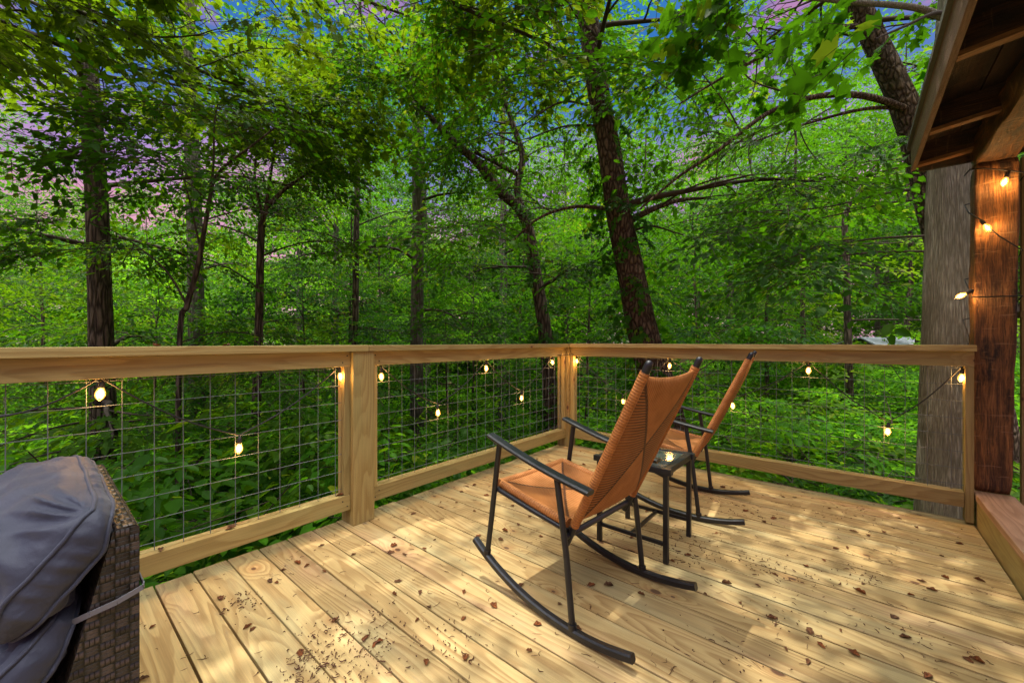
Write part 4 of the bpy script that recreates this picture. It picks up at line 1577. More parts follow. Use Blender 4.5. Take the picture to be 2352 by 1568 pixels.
def see_lines(*lines):
    out = []
    for pts, Z, wpx in lines:
        for (x0, y0), (x1, y1) in zip(pts, pts[1:]):
            out.append((np.array([x0, y0], float), np.array([x1, y1], float), Z, wpx))
    return out


OPEN = see_lines(([(185, 0), (213, 300), (228, 600), (235, 1000)], 6.0, 34), ([(438, 240), (452, 780)], 8.6, 20),
                 ([(1256, 800), (1232, 640), (1205, 500), (1150, 440), (1095, 372), (1030, 315), (965, 240)], 7.7, 46),
                 ([(1205, 500), (1188, 435), (1200, 360), (1178, 285), (1140, 165)], 7.8, 36),
                 ([(958, 780), (958, 350)], 9.0, 18), ([(815, 780), (822, 360)], 9.6, 14),
                 ([(1345, 0), (1372, 200), (1420, 480), (1480, 780)], 5.2, 40), ([(597, 780), (600, 490)], 6.9, 14),
                 ([(430, 700), (478, 480), (500, 400)], 4.8, 12), ([(1960, 0), (2090, 260), (2145, 480)], 4.9, 40),
                 ([(2180, 380), (2180, 1180)], 3.2, 75), ([(1945, 490), (1948, 1000)], 8.2, 14),
                 ([(1480, 470), (1650, 335), (1860, 225), (2110, 262)], 4.6, 16))


def open_gaps(tips, org, rng, keep=0.22):
    P = np.array([t[0] for t in tips]) + org
    xc = P[:, 0] * RX + P[:, 1] * RY
    zc = -P[:, 0] * RY + P[:, 1] * RX
    zs = np.maximum(zc, 0.1)
    q = np.stack([CXD + F_D * xc / zs, CYD - F_D * (P[:, 2] - CAM_H) / zs], -1)
    drop = np.zeros(len(P), bool)
    for a, b, Z, wpx in OPEN:
        d = b - a
        t = np.clip(((q - a) @ d) / (d @ d), 0, 1)
        dist = np.linalg.norm(q - (a + t[:, None] * d), axis=1)
        drop |= (dist < wpx + 110 / zs) & (zc < Z + 0.4) & (zc > 0.1)
    # openings in the leaves overhead that let the sun down on to the deck
    hgt = np.maximum(P[:, 2], 0)
    sx, sy = P[:, 0] - TO_SUN.x / TO_SUN.z * hgt, P[:, 1] - TO_SUN.y / TO_SUN.z * hgt
    sunlit = np.zeros(len(P), bool)
    for ox, oy, orad in ((-0.35, 2.45, .42), (0.20, 3.05, .34), (-0.45, 1.80, .34), (-1.25, 1.35, .32), (-1.95, 1.65, .22), (-2.0, 0.8, .22), (-1.45, 0.55, .2),
                         (-0.55, 1.30, .25), (-0.9, 3.3, .2), (0.25, 2.3, .2), (-1.5, 2.3, .2), (-3.5, 1.6, .6), (-3.9, 3.2, .7), (-3.7, 0.1, .5), (-5.2, 2.2, .6), (-1.6, 5.0, .6), (0.1, 5.4, .5)):
        sunlit |= (np.hypot(sx - ox, sy - oy) < orad + 0.10) & (P[:, 2] > 2.5)
    drop |= sunlit
    ok = ~drop | (rng.uniform(0, 1, len(P)) < np.where(sunlit, 0.10, keep))
    return [t for t, k in zip(tips, ok) if k]


# ---- the trees one can tell apart
custom_tree('tree', 'big dark furrowed trunk rising behind the wicker seat', 'tree', 11,
            [(240, 1040, 6.4), (232, 780, 6.4), (228, 600, 6.4), (213, 300, 6.4), (192, 60, 6.4), (185, -60, 6.4)], [0.165, 0.150, 0.142, 0.130, 0.118, 0.112],
            top=3, crown0=2.6, nl=20, spread=3.0, leaf='leaf_mid', bark='bark_dark', dens=1.1)
custom_tree('tree', 'pale grey trunk half hidden behind the slender forked sapling', 'tree', 12,
            [(455, 1100, 9.0), (452, 780, 9.0), (446, 500, 9.0), (438, 240, 9.0), (432, 0, 9.0)], [0.165, 0.155, 0.145, 0.13, 0.12],
            top=3, crown0=3.2, nl=18, spread=3.2, leaf='leaf_yel', bark='bark_pale')
custom_tree('sapling', 'slender dark sapling forking twice before a pale grey trunk', 'sapling', 13,
            [(412, 800, 5.0), (430, 700, 5.0), (455, 610, 5.0), (478, 480, 5.0), (500, 400, 5.0), (585, 330, 5.0), (650, 280, 5.1)],
            [0.030, 0.030, 0.028, 0.022, 0.018, 0.012, 0.008],
            extra=[([(478, 480, 5.0), (490, 380, 4.95), (492, 290, 4.9), (500, 240, 4.9)], 0.016, 0.006, 6),
                   ([(430, 700, 5.0), (380, 620, 5.0), (300, 555, 5.1), (240, 520, 5.2)], 0.014, 0.005, 6),
                   ([(460, 570, 5.0), (425, 420, 4.9), (390, 330, 4.9)], 0.012, 0.004, 6),
                   ([(470, 505, 5.0), (560, 480, 5.0), (640, 455, 5.0)], 0.010, 0.004, 5)],
            top=0, crown0=1.8, nl=5, spread=1.6, tip_scale=0.9, leaf='leaf_mid', bark='bark_dark', sides=12)
custom_tree('tree', 'thin dark tree forking high up between sapling and pole trunk', 'tree', 14,
            [(578, 1150, 7.2), (590, 900, 7.2), (596, 700, 7.2), (599, 560, 7.2), (608, 490, 7.2), (660, 430, 7.3), (740, 380, 7.4)], [0.085, 0.075, 0.066, 0.06, 0.052, 0.03, 0.015],
            extra=[([(604, 500, 7.2), (585, 400, 7.2), (600, 300, 7.2)], 0.030, 0.012, 8), ([(608, 490, 7.2), (625, 380, 7.2), (640, 260, 7.2)], 0.030, 0.012, 8)],
            top=0, crown0=2.6, nl=10, spread=2.4, leaf='leaf_yel', bark='bark_dark', sides=14)
custom_tree('tree', 'straight thin black trunk like a pole, rising behind the first railing post', 'tree', 15,
            [(806, 1000, 10.0), (815, 780, 10.0), (818, 560, 10.0), (822, 360, 10.0), (826, 100, 10.0)], [0.085, 0.080, 0.072, 0.062, 0.05],
            top=2.5, crown0=3.6, nl=18, spread=2.6, leaf='leaf_dark', bark='bark_dark', sides=12)
custom_tree('tree', 'straight grey barked trunk left of the forked tree', 'tree', 16,
            [(958, 1060, 9.4), (957, 780, 9.4), (960, 560, 9.4), (958, 350, 9.4), (955, 80, 9.4)], [0.165, 0.150, 0.135, 0.12, 0.09],
            top=2.5, crown0=4.0, nl=18, spread=2.8, leaf='leaf_mid', bark='bark_pale', sides=14)
custom_tree('tree', 'forked tree with a long mossy limb leaning left across the woods', 'tree', 17,
            [(1268, 1000, 8.2), (1256, 800, 8.2), (1232, 640, 8.2), (1205, 500, 8.2), (1150, 440, 8.1), (1095, 372, 8.0), (1030, 315, 7.9), (965, 240, 7.8)],
            [0.155, 0.140, 0.125, 0.115, 0.10, 0.088, 0.072, 0.045], bark='bark_dark',
            extra=[([(1205, 500, 8.2), (1188, 435, 8.2), (1200, 360, 8.2), (1178, 285, 8.2), (1140, 165, 8.2), (1120, 60, 8.2)], 0.080, 0.035, 12),
                   ([(1196, 405, 8.2), (1150, 380, 8.1), (1090, 350, 8.0)], 0.055, 0.03, 5),
                   ([(1150, 190, 8.2), (1230, 130, 8.2), (1330, 30, 8.2)], 0.035, 0.012, 8),
                   ([(1095, 372, 8.0), (1000, 280, 7.9), (900, 220, 7.8)], 0.03, 0.01, 8)],
            top=0, crown0=3.2, nl=6, spread=2.4, leaf='leaf_mid', ivy=60, sides=16)
custom_tree('tree', 'stout brown trunk with ivy round its foot, climbing above the near chair', 'tree', 18,
            [(1540, 1000, 5.6), (1480, 780, 5.6), (1448, 620, 5.6), (1420, 480, 5.6), (1398, 340, 5.6), (1372, 200, 5.6), (1345, 0, 5.6), (1335, -80, 5.6)],
            [0.235, 0.205, 0.180, 0.168, 0.155, 0.145, 0.135, 0.13],
            extra=[([(1400, 480, 5.6), (1320, 475, 5.5), (1240, 500, 5.4), (1170, 560, 5.3)], 0.030, 0.010, 6),
                   ([(1440, 510, 5.6), (1500, 480, 5.6), (1560, 460, 5.7), (1620, 455, 5.8)], 0.050, 0.018, 3),
                   ([(1385, 290, 5.6), (1300, 290, 5.5), (1210, 320, 5.4)], 0.020, 0.006, 5),
                   ([(1380, 250, 5.6), (1290, 235, 5.6), (1200, 290, 5.6)], 0.020, 0.006, 5),
                   ([(1452, 530, 5.6), (1500, 520, 5.6), (1570, 540, 5.6)], 0.022, 0.008, 2),
                   ([(1365, 150, 5.6), (1250, 100, 5.6), (1150, 60, 5.5)], 0.022, 0.006, 6)],
            top=3, crown0=4.6, nl=16, spread=3.2, leaf='leaf_mid', bark='bark_scaly', ivy=120, sides=26)
t9 = custom_tree('tree', 'dark scaly trunk leaning behind the smooth grey trunk, one long bare limb arching out', 'tree', 19,
                 [(2290, 960, 5.4), (2225, 760, 5.4), (2180, 620, 5.4), (2140, 480, 5.4), (2112, 360, 5.4), (2080, 250, 5.4), (2035, 150, 5.4), (1975, 20, 5.4), (1940, -60, 5.4)],
                 [0.17, 0.165, 0.162, 0.158, 0.155, 0.150, 0.135, 0.12, 0.11],
                 extra=[([(2110, 265, 5.4), (2040, 235, 5.2), (1960, 218, 5.0), (1860, 225, 4.9), (1760, 262, 4.8), (1650, 345, 4.7), (1560, 405, 4.7), (1470, 480, 4.7)], 0.046, 0.010),
                        ([(2085, 250, 5.4), (1990, 250, 5.2), (1850, 285, 5.0), (1720, 330, 4.9)], 0.028, 0.008, 3),
                        ([(1965, 60, 5.4), (1860, 80, 5.2), (1760, 125, 5.0), (1640, 190, 4.9), (1560, 240, 4.8)], 0.035, 0.008, 4),
                        ([(2000, 90, 5.4), (1900, 75, 5.2), (1780, 95, 5.0), (1680, 160, 4.9)], 0.022, 0.006, 3),
                        ([(2130, 430, 5.4), (2030, 445, 5.3), (1900, 475, 5.2), (1750, 488, 5.1)], 0.020, 0.005, 2, 0.7),
                        ([(2135, 455, 5.4), (2020, 470, 5.3), (1890, 500, 5.2), (1700, 530, 5.1)], 0.016, 0.005, 2, 0.7),
                        ([(2150, 541, 5.4), (2010, 548, 5.3), (1870, 570, 5.2), (1800, 600, 5.1)], 0.018, 0.005, 2, 0.7),
                        ([(2155, 577, 5.4), (2000, 580, 5.2), (1880, 600, 5.0), (1790, 660, 4.9)], 0.018, 0.005, 2, 0.7),
                        ([(2120, 380, 5.4), (2040, 390, 5.3), (1960, 420, 5.2), (1900, 470, 5.1)], 0.016, 0.004, 4),
                        ([(1960, 218, 5.0), (1830, 300, 4.9), (1800, 380, 4.9), (1790, 450, 4.9)], 0.010, 0.003),
                        ([(1860, 225, 4.9), (1720, 180, 4.8), (1690, 80, 4.7), (1700, 10, 4.7)], 0.012, 0.003),
                        ([(1760, 262, 4.8), (1720, 340, 4.8), (1735, 430, 4.8)], 0.009, 0.003),
                        ([(1650, 345, 4.7), (1640, 430, 4.7), (1600, 500, 4.7)], 0.008, 0.003),
                        ([(1820, 240, 4.9), (1850, 330, 4.9), (1900, 390, 4.9), (1960, 430, 4.9)], 0.010, 0.003),
                        ([(1700, 300, 4.8), (1660, 230, 4.8), (1600, 150, 4.7), (1560, 60, 4.7)], 0.010, 0.003),
                        ([(1760, 125, 5.0), (1700, 60, 4.9), (1640, 10, 4.9)], 0.010, 0.003),
                        ([(1740, 135, 5.0), (1730, 210, 5.0), (1690, 300, 5.0)], 0.009, 0.003),
                        ([(1640, 190, 4.9), (1570, 180, 4.8), (1500, 150, 4.8)], 0.007, 0.003)],
                 top=3, crown0=6.2, nl=14, spread=2.2, leaf='leaf_mid', bark='bark_scaly', sides=26, dens=0.55, leaf_scale=1.0)
custom_tree('tree', 'smooth pale grey trunk standing right outside the railing beside the old post', 'tree', 20,
            [(2176, 1180, 3.45), (2190, 784, 3.45), (2200, 400, 3.45), (2212, 150, 3.45)], [0.210, 0.200, 0.190, 0.180],
            extra=[([(2205, 60, 3.45), (2110, 20, 3.3), (1950, 5, 3.15), (1780, -10, 3.05), (1620, -10, 3.0)], 0.030, 0.006, 1, 0.30),
                   ([(2206, 40, 3.45), (2150, 30, 3.0), (2080, 60, 2.8), (2010, 90, 2.7)], 0.020, 0.005, 1, 0.22)],
            top=3, crown0=5.4, nl=16, spread=3.0, leaf='leaf_mid', bark='bark_grey', sides=30, leaf_kind='lobed', leaf_scale=1.35, sprays=SPRAYS_SPARSE)
custom_tree('tree', 'thin straight pole trunk between the far chair and the smooth grey trunk', 'tree', 21,
            [(1955, 1010, 8.6), (1948, 784, 8.6), (1944, 600, 8.6), (1943, 490, 8.6), (1985, 420, 8.6), (2010, 380, 8.6)], [0.075, 0.068, 0.060, 0.05, 0.03, 0.015],
            top=0, crown0=2.0, nl=12, spread=2.4, leaf='leaf_yel', bark='bark_dark', sides=12)

# the tree whose boughs hang over the deck; its trunk stands beyond the wicker seat, out of the picture
_rng = np.random.default_rng(31)
T_, L_, tips_ = Limbs(), Limbs(), []
_b = np.array([-6.6, -3.2]); _g = gzf(*_b)
_tr = smooth_path([(0, 0, -.3, .34), (0.05, 0.1, 1.5, .24), (0.25, 0.3, 4.5, .21), (0.5, 0.6, 8.0, .17), (0.9, 1.0, 11.5, .1), (1.1, 1.2, 14.5, .03)], 40)
T_.tube(_tr[:, :3], _tr[:, 3], 20, rough=0.08, seed=4)


def bough(pts, r0, leafy, spread, ts=1.0, sub=4, dens=1.0):
    q = smooth_path(np.array(pts), 26)
    rr = np.linspace(r0, 0.012, 26)
    L_.tube(q, rr, 8)
    for k in range(leafy):
        f = 0.2 + 0.8 * (k + _rng.uniform(0, 1)) / leafy
        i = min(int(f * 25), 24)
        d = q[i + 1] - q[i]
        grow_limb(_rng, L_, q[i], math.atan2(d[1], d[0]) + (1 if k % 2 else -1) * _rng.uniform(0.3, 1.3), spread * _rng.uniform(0.6, 1.2),
                  _rng.uniform(-0.25, 0.45), max(0.007, rr[i] * 0.4), tips_, tip_scale=ts, dens=dens, sub=sub)


def W2(x, y, z): return np.array([x - _b[0], y - _b[1], z - _g])


bough([_tr[18, :3], W2(-5.6, -1.0, 5.4), W2(-4.9, 1.2, 5.7), W2(-4.1, 3.2, 5.5), W2(-3.2, 4.6, 5.2)], 0.09, 26, 1.7)
bough([_tr[20, :3], W2(-5.2, -1.4, 6.3), W2(-4.0, 0.4, 6.6), W2(-2.9, 2.2, 6.5), W2(-1.8, 3.6, 6.2)], 0.09, 22, 1.7)
bough([_tr[22, :3], W2(-5.0, -2.0, 7.4), W2(-3.0, -0.7, 8.2), W2(-1.4, 0.8, 8.4), W2(0.2, 2.4, 8.0)], 0.08, 13, 1.9)
bough([_tr[25, :3], W2(-4.6, -1.2, 9.0), W2(-3.4, 1.5, 9.6), W2(-2.4, 3.8, 9.6)], 0.07, 11, 1.9)
bough([_tr[16, :3], W2(-7.0, -1.0, 4.8), W2(-7.2, 1.4, 5.0), W2(-6.9, 3.4, 4.8)], 0.07, 14, 1.7)
bough([_tr[17, :3], W2(-7.4, -1.6, 4.7), W2(-8.0, 0.0, 5.0), W2(-8.3, 1.5, 5.3), W2(-8.2, 3.2, 5.5)], 0.07, 22, 1.6)
bough([_tr[19, :3], W2(-6.4, -1.0, 5.6), W2(-6.3, 1.0, 6.1), W2(-5.8, 3.0, 6.3), W2(-5.0, 4.6, 6.2)], 0.07, 20, 1.7)
bough([_tr[28, :3], W2(-3.6, -2.0, 10.4), W2(-1.6, -0.6, 10.9), W2(0.4, 0.2, 10.6)], 0.06, 9, 1.9)
tips_ = open_gaps(tips_, np.array([_b[0], _b[1], _g]), _rng)
_root = empty('tree', 'big leaved tree whose boughs hang over the deck above the wicker seat', 'tree', None, (_b[0], _b[1], _g))
link('trunk', T_.mesh('trunk'), M['bark_dark'], _root)
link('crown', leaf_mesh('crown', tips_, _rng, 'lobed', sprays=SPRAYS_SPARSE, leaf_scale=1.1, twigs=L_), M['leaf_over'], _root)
link('limbs', L_.mesh('limbs'), M['bark_twig'], _root)

# ---- the many slender trees of the wood
PROTO = [proto_tree(41, 12.0, 1.8, 2.5, 18, 0.10, dens=0.9, leaf_scale=1.0),
         proto_tree(42, 13.5, 3.2, 2.8, 18, 0.14, lean=0.3, dens=0.9, leaf_scale=1.0),
         proto_tree(43, 10, 0.8, 2.3, 15, 0.08, lean=-0.3, dens=1.0, leaf_scale=1.0),
         proto_tree(44, 14.0, 4.4, 2.8, 17, 0.16, dens=0.9, leaf_scale=1.0),
         proto_tree(45, 6.0, 0.5, 1.9, 18, 0.05, lean=0.5, dens=1.1, leaf_scale=1.0)]
FARP = [proto_tree(51, 13.0, 1.5, 3.6, 20, 0.16, dens=0.7, tip_scale=1.4, leaf_scale=1.55, sub=4, sides=6),
        proto_tree(52, 16.0, 3.0, 3.8, 20, 0.18, dens=0.7, tip_scale=1.4, leaf_scale=1.55, sub=4, sides=6),
        proto_tree(53, 11.0, 1.0, 3.2, 20, 0.13, dens=0.7, tip_scale=1.4, leaf_scale=1.55, sub=4, sides=6)]
KINDL = ['slender young tree with light leafy layers, one of the many filling the woods',
         'tall thin tree with a dark trunk, one of the many filling the woods']
LEAFS = ['leaf_mid', 'leaf_yel', 'leaf_mid', 'leaf_dark', 'leaf_mid']
BARKS = ['bark_dark', 'bark_pale', 'bark_dark', 'bark_pale', 'bark_dark']
trng = np.random.default_rng(77)
taken = []
NEAR_N, FAR_N = 54, 80


def place(n, z0, z1, mind, pick):
    cnt, tries = 0, 0
    while cnt < n and tries < 9000:
        tries += 1
        Z = z0 + (z1 - z0) * trng.uniform(0, 1) ** 0.75
        px = trng.uniform(-420, 2700)
        p = at(px, 784, Z)
        if px < 760 and trng.uniform() < (0.5 if Z > 17 else 0.25): continue
        if any((p.x - q[0]) ** 2 + (p.y - q[1]) ** 2 < mind * mind for q in taken): continue
        if p.x > -2.9 and p.y < 5.4: continue
        if 1900 < px < 2160 and Z < 15: continue      # a gap that shows the cabin roof and the litter
        taken.append((p.x, p.y))
        pick(cnt, p)
        cnt += 1


def pick_near(i, p):
    k = int(trng.integers(0, 5))
    T, L, C, _ = PROTO[k]
    add_tree('slender_tree', KINDL[0 if k in (0, 2, 4) else 1], 'tree', (p.x, p.y, gzf(p.x, p.y)), T, L, C, M[BARKS[k]], M[(['leaf_ground_lifted', 'leaf_yel', 'leaf_mid'] if k in (2, 4) else ['leaf_mid', 'leaf_dark', 'leaf_mid'])[int(trng.integers(0, 3))]],  # low trees take brighter leaf colours, tall ones darker, to even the light
             'young leafy trees filling the woods' if k in (0, 2, 4) else 'tall thin trees filling the woods', trng.uniform(0, 6.28), trng.uniform(0.85, 1.2))


def pick_far(i, p):
    k = int(trng.integers(0, 3))
    T, L, C, _ = FARP[k]
    add_tree('distant_tree', 'leafy tree far back in the woods, seen between nearer trunks', 'tree', (p.x, p.y, gzf(p.x, p.y)), T, L, C, M['bark_pale'],
             M[['leaf_mid', 'leaf_dark'][int(trng.integers(0, 2))]], 'leafy trees far back in the woods', trng.uniform(0, 6.28), trng.uniform(0.8, 1.15))  # darker leaf colours hold down the sunlit far crowns


for q in ((6.4,), ): pass
place(NEAR_N, 10.5, 22, 1.6, pick_near)
place(FAR_N, 18, 42, 2.2, pick_far)

for (px, Z, k, sc) in ((-60, 7.6, 4, 1.0), (110, 9.8, 2, 0.8), (340, 8.0, 4, 0.85), (700, 10.6, 4, 1.0), (1090, 11.0, 4, 1.0),
                       (1340, 10.4, 4, 1.1), (1610, 10.4, 4, 1.1), (1760, 11.4, 2, 0.8), (-240, 9.0, 2, 1.0)):
    p = at(px, 784, Z)
    T, L, C, _ = PROTO[k]
    add_tree('slender_tree', KINDL[0], 'tree', (p.x, p.y, gzf(p.x, p.y)), T, L, C, M[BARKS[k]], M[LEAFS[int(trng.integers(0, 5))]],
             'young leafy trees filling the woods', trng.uniform(0, 6.28), sc)

# ---- shrubs and saplings standing under them


def proto_shrub(seed, h, spread, stems, ts=0.8, dens=1.2):
    rng = np.random.default_rng(seed)
    L, tips = Limbs(), []
    for k in range(stems):
        a = k * 2.4
        grow_limb(rng, L, np.array([0.06 * math.cos(a), 0.06 * math.sin(a), -0.1]), a, h * rng.uniform(0.75, 1.15), 1.25 + rng.uniform(-.15, .2), 0.018, tips,
                  tip_scale=ts, dens=dens, sub=7, leaf_from=0.15, droop=-0.4)
    for t in tips: pass
    return L.mesh('stems'), leaf_mesh('foliage', tips, rng, 'simple', leaf_scale=1.4)


SHR = [proto_shrub(61, 2.6, 1.0, 6), proto_shrub(62, 1.7, 0.9, 6), proto_shrub(63, 3.4, 1.2, 6), proto_shrub(64, 1.2, 0.8, 7, 0.7)]
SHL = ['leaf_ground_lifted', 'leaf_mid', 'leaf_yel', 'leaf_ground_lifted', 'leaf_ground_lifted']


def shrub(x, y, k, leaf, sc):
    r = empty('shrub', 'bushy green understory shrub among the trunks below the railing', 'shrub', 'understory shrubs', (x, y, gzf(x, y)), trng.uniform(0, 6.28))
    r.scale = (sc, sc, sc)
    for nm, me, mt in (('stems', SHR[k][0], M['bark_twig']), ('foliage', SHR[k][1], M[leaf])):
        if len(me.materials) == 0: me.materials.append(mt)
        o = link(nm, me, None, r)
        if me.materials[0] != mt:
            o.material_slots[0].link = 'OBJECT'; o.material_slots[0].material = mt


for (px, Z, k, sc) in ((1340, 6.4, 0, 0.95), (1420, 7.2, 1, 1.1), (1510, 6.6, 1, 0.9), (1600, 7.6, 0, 0.9), (1690, 6.6, 1, 1.0), (1760, 8.2, 0, 0.8), (1830, 6.9, 3, 1.0), (1790, 5.9, 3, 0.9),
                       (2070, 7.4, 1, 0.9), (2110, 9.5, 0, 0.9), (1640, 9.4, 0, 1.1), (1480, 9.0, 2, 0.85), (1900, 12.5, 1, 1.1), (2010, 11.0, 1, 0.8), (1990, 6.4, 3, 0.8), (1920, 5.6, 3, 0.7)):
    p = at(px, 784, Z)
    shrub(p.x, p.y, k, SHL[int(trng.integers(0, 5))], sc)
cnt = 0
while cnt < 225:
    Z = 4.6 + 20 * trng.uniform(0, 1) ** 1.2
    px = trng.uniform(-250, 2560)
    p = at(px, 784, Z)
    if p.x > -4.6 and p.y < 5.9: continue
    if 1800 < px < 2200 and Z < 13: continue
    left = px < 1250
    if cnt % 2 == 0:        # a fringe right outside the deck
        if trng.uniform() < 0.6:
            p = Vector((trng.uniform(-6.4, -4.1), trng.uniform(-1.0, 6.0), 0))
        else:
            p = Vector((trng.uniform(-3.0, 0.2), trng.uniform(5.3, 7.4), 0))
        Z, left = 5.0, p.y < 4.4
    k = int(trng.integers(0, 3)) if left else int(trng.choice([1, 3, 3, 1, 0]))
    if Z < 7.5: k = 3 if not left else (int(trng.choice([1, 0])) if p.x > -5.0 else int(trng.choice([1, 0, 2])))
    shrub(p.x, p.y, k, SHL[int(trng.integers(0, 5))], trng.uniform(0.8, 1.2))
    cnt += 1


# ---- undergrowth: low leafy plants nobody could count
def build_undergrowth():
    rng = np.random.default_rng(91)
    tips = []
    N = 5200
    while len(tips) < N:
        Z = 3.2 + 24 * rng.uniform(0, 1) ** 1.7
        px = rng.uniform(-300, 2650)
        p = at(px, 784, Z)
        if p.x > -2.6 and p.y < 3.95 and p.x < 3: continue
        h = rng.uniform(0.12, 0.55)
        if 1780 < px < 2060 and 7.5 < Z < 14 and rng.uniform() < 0.95: continue
        if px > 1250 and mnoise.noise(Vector((p.x * 0.45, p.y * 0.45, 3.0))) > 0.08 and Z > 6: continue
        a = rng.uniform(0, 6.28)
        tips.append((np.array([p.x, p.y, gzf(p.x, p.y) + h]), np.array([math.cos(a), math.sin(a), rng.uniform(-.2, .3)]), rng.uniform(0.55, 1.0)))
    me = leaf_mesh('undergrowth', tips, rng, 'simple')
    tag(link('undergrowth', me, M['leaf_ground_lifted']), 'low leafy plants covering the forest floor', 'undergrowth', None, 'stuff')


build_undergrowth()


# ---- the far wood closing the view
def build_far_wood():
    rng = np.random.default_rng(95)
    tips = []
    for _ in range(5200):
        px = rng.uniform(-500, 2850)
        Z = rng.uniform(42, 66)
        p = at(px, 784, Z)
        g = gzf(min(max(p.x, -70), 70), min(max(p.y, -70), 70))
        topz = 2.0 + 11.0 * float(sstep(450, 1300, px)) + 3.5 * mnoise.noise(Vector((px * 0.006, Z * 0.1, 0)))
        z = g + (topz + 3.0) * rng.uniform(0, 1) ** 0.8
        a = rng.uniform(0, 6.28)
        tips.append((np.array([p.x, p.y, z]), np.array([math.cos(a), math.sin(a), rng.normal(0, .3)]), rng.uniform(3.0, 5.5)))
    me = leaf_mesh('far_wood', tips, rng, 'simple')
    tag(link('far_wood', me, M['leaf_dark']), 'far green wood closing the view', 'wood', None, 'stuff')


build_far_wood()


# ---------------------------------------------------------------- the cabin whose metal roof shows through the trees
def build_cabin():
    c = at(2050, 784, 15.5)
    g = gzf(c.x, c.y) - 0.2
    r = empty('cabin', 'low cabin with grey metal roof glimpsed through leaves beside the smooth grey trunk', 'cabin', None, (c.x, c.y, g), YAW + R(8))
    top = CAM_H + 0.02 - g
    e = top - 0.35
    MB().box((-1.6, -1.2, 0), (1.4, 1.6, e), 2, 0.01).build('wall', M['cabin_wall'], r)
    mb = MB()
    vs = [(-1.9, -1.6, e - .12), (1.7, -1.6, e - .12), (1.1, 0.2, top + .10), (-1.2, 0.2, top + .10), (-1.9, 2.0, e - .12), (1.7, 2.0, e - .12)]
    vs += [(x, y, z + 0.05) for x, y, z in vs]
    fs = [(6, 7, 8, 9), (9, 8, 11, 10), (3, 2, 1, 0), (4, 5, 2, 3), (0, 1, 7, 6), (5, 4, 10, 11), (1, 2, 8, 7), (2, 5, 11, 8), (3, 0, 6, 9), (4, 3, 9, 10)]
    mb.raw(vs, fs, [[(vs[i][0], vs[i][1]) for i in f] for f in fs])
    mb.build('roof', M['metal_roof'], r)
    MB().box((-0.6, -1.23, 0.0), (0.2, -1.205, 1.9), 2, 0.005).build('door', M['roof_under'], r)


build_cabin()


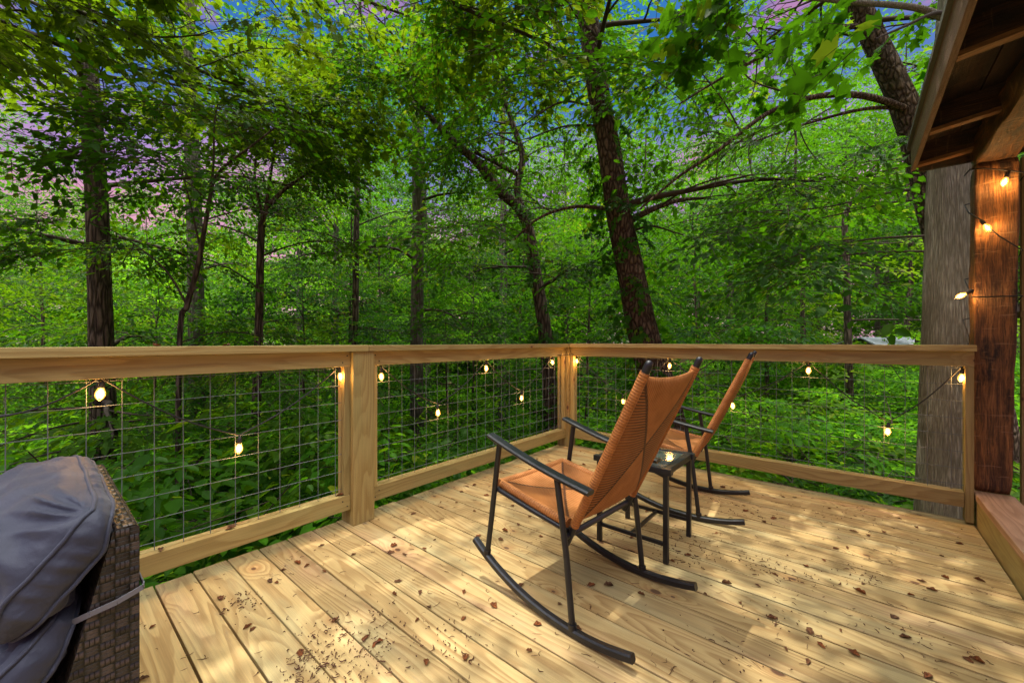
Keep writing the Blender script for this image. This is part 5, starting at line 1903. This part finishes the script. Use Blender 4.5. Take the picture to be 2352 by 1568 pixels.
# ---------------------------------------------------------------- litter on the deck
def build_litter():
    rng = np.random.default_rng(17)
    # curled dry leaves, each one a thing
    protos = []
    for k in range(6):
        n = 6
        vs, fs = [], []
        L = 1.0
        for i in range(n + 1):
            u = i / n
            wd = 0.36 * math.sin(math.pi * min(1, u * 0.93 + 0.06)) ** 0.8 * (1 + 0.25 * math.sin(i * 2.1 + k))
            for j in range(5):
                v = (j - 2) / 2
                cu = 0.35 + 0.12 * k
                vs.append((u - .5, v * wd * (1 - 0.25 * abs(v) * cu), 0.02 + abs(v) ** 1.5 * wd * cu * 0.9 + 0.12 * (u - .5) ** 2 * (k % 3) + 0.02 * math.sin(5 * u + k + v * 2)))
        for i in range(n):
            for j in range(4):
                a = i * 5 + j
                fs.append((a, a + 5, a + 6, a + 1))
        me = mesh_np('dead_leaf', vs, fs, smooth=True)
        me.materials.append(M['dead'])
        protos.append(me)

    def put(x, y, z, s):
        o = link('dead_leaf', protos[int(rng.integers(0, 6))], None)
        o.location = (x, y, z)
        o.rotation_euler = (rng.normal(0, .12), rng.normal(0, .12), rng.uniform(0, 6.28))
        o.scale = (s, s * rng.uniform(0.6, 1.1), s)
        return o
    seen = [(1195, 1345), (975, 1260), (930, 1275), (915, 1335), (965, 1360), (985, 1395), (1065, 1420), (1235, 1435), (1215, 1495), (1070, 1510), (570, 1440), (580, 1445),
            (690, 1500), (870, 1475), (860, 1480), (2030, 1222), (1920, 1260), (2117, 1335), (2140, 1355), (1975, 1360), (2080, 1465), (2222, 1515), (1740, 1345), (1620, 1365), (1700, 1385),
            (1160, 1220), (1190, 1205), (1150, 1240), (950, 1180), (905, 1235), (1060, 1130), (1090, 1115), (1620, 1185), (1780, 1320), (1850, 1300), (1660, 1120), (2155, 1150), (1905, 1168),
            (505, 1375), (340, 1310), (345, 1345), (350, 1440), (330, 1560), (770, 1425), (840, 1465), (620, 1335), (650, 1310), (1545, 1290), (1580, 1275), (1860, 1450), (1960, 1500)]
    for (px, py) in seen:
        r_ = ray(px, py)
        if r_.z > -0.1: continue
        p = Vector((0, 0, CAM_H)) + r_ * (CAM_H / -r_.z)
        if not (DX0 + .02 < p.x < DX1 - .02 and p.y < DY1 - .05): continue
        tag(put(p.x, p.y, 0.002, rng.uniform(0.022, 0.045)), 'curled dry brown leaf lying on the pine deck boards', 'dead leaf', 'dry leaves scattered on the deck')
    for _ in range(95):
        x, y = rng.uniform(DX0 + .1, DX1 - .05), rng.uniform(0.7, DY1 - .1)
        tag(put(x, y, 0.002, rng.uniform(0.018, 0.044)), 'curled dry brown leaf lying on the pine deck boards', 'dead leaf', 'dry leaves scattered on the deck')
    for (px, py) in ((520, 784), (360, 784)):
        p = on_x(px, py, -2.33); p.z = CAP1 + 0.001
        tag(put(p.x, p.y, p.z, 0.04), 'dry orange leaf lying on the railing cap', 'dead leaf', 'dry leaves on the railing')
    for (x, y) in ((-2.32, 0.62), (-2.325, 1.17), (-2.318, 0.36)):
        tag(put(x, y, BR1 + 0.002, 0.045), 'dry orange leaf lying on the bottom rail', 'dead leaf', 'dry leaves on the bottom rail')
    # catkins, twigs and crumbs: nobody could count them
    vs, fs = [], []
    nb = 0

    def worm(x, y, L, r0, z=0.003):
        nonlocal nb
        n = 5
        a = rng.uniform(0, 6.28)
        p = np.array([x, y])
        cur = rng.normal(0, 0.9)
        pts = []
        for i in range(n):
            pts.append((p[0], p[1], z + r0 + abs(rng.normal(0, r0 * 0.6))))
            p = p + L / (n - 1) * np.array([math.cos(a), math.sin(a)])
            a += cur * 0.5 + rng.normal(0, 0.35)
        for i, q in enumerate(pts):
            j = min(i + 1, n - 1); k = max(i - 1, 0)
            d = math.atan2(pts[j][1] - pts[k][1], pts[j][0] - pts[k][0])
            sx, sy = -math.sin(d), math.cos(d)
            rr = r0 * (1 if 0 < i < n - 1 else 0.45) * rng.uniform(0.7, 1.3)
            vs.extend([(q[0] + sx * rr, q[1] + sy * rr, q[2]), (q[0], q[1], q[2] + rr * 1.2), (q[0] - sx * rr, q[1] - sy * rr, q[2]), (q[0], q[1], q[2] - rr)])
        for i in range(n - 1):
            for k in range(4):
                fs.append((nb + i * 4 + k, nb + i * 4 + (k + 1) % 4, nb + i * 4 + 4 + (k + 1) % 4, nb + i * 4 + 4 + k))
        nb += n * 4
    for _ in range(1300):
        x, y = rng.uniform(DX0 + .03, DX1 - .03), rng.uniform(-0.2, DY1 - .05)
        worm(x, y, rng.uniform(0.006, 0.040), rng.uniform(0.0005, 0.0013))
    heaps = [(735, 1545, .12, 150), (810, 1530, .10, 110), (880, 1490, .09, 60), (555, 1385, .05, 70), (770, 1440, .06, 40), (720, 1500, .08, 50), (1060, 1490, .05, 25), (1030, 1470, .06, 20),
             (1560, 1270, .10, 70), (1590, 1250, .10, 50), (1740, 1290, .08, 40), (1770, 1310, .06, 25), (1850, 1330, .07, 25), (1980, 1320, .08, 30), (1650, 1150, .08, 30), (1720, 1180, .08, 30),
             (870, 1420, .05, 25), (1310, 1075, .03, 14), (1330, 1080, .03, 12), (1900, 1180, .1, 20), (2000, 1190, .1, 20), (1800, 1430, .08, 25), (2090, 1470, .09, 25), (1680, 1500, .08, 25)]
    for (px, py, s, n_) in heaps:
        r_ = ray(px, py)
        p = Vector((0, 0, CAM_H)) + r_ * (CAM_H / -r_.z)
        for q_ in range(int(n_ * 0.9)):
            x, y = p.x + rng.normal(0, s * 1.0), p.y + rng.normal(0, s * 0.8)
            if DX0 + .01 < x < DX1 - .02 and y < DY1 - .02:
                worm(x, y, rng.uniform(0.003, 0.010) if q_ % 4 else rng.uniform(0.01, 0.032), rng.uniform(0.0010, 0.0024), 0.002 + abs(rng.normal(0, 0.002)))
    me = mesh_np('leaf_debris', vs, fs, smooth=True)
    tag(link('leaf_debris', me, M['debris']), 'brown catkins and crumbs strewn over the deck boards', 'debris', None, 'stuff')


build_litter()
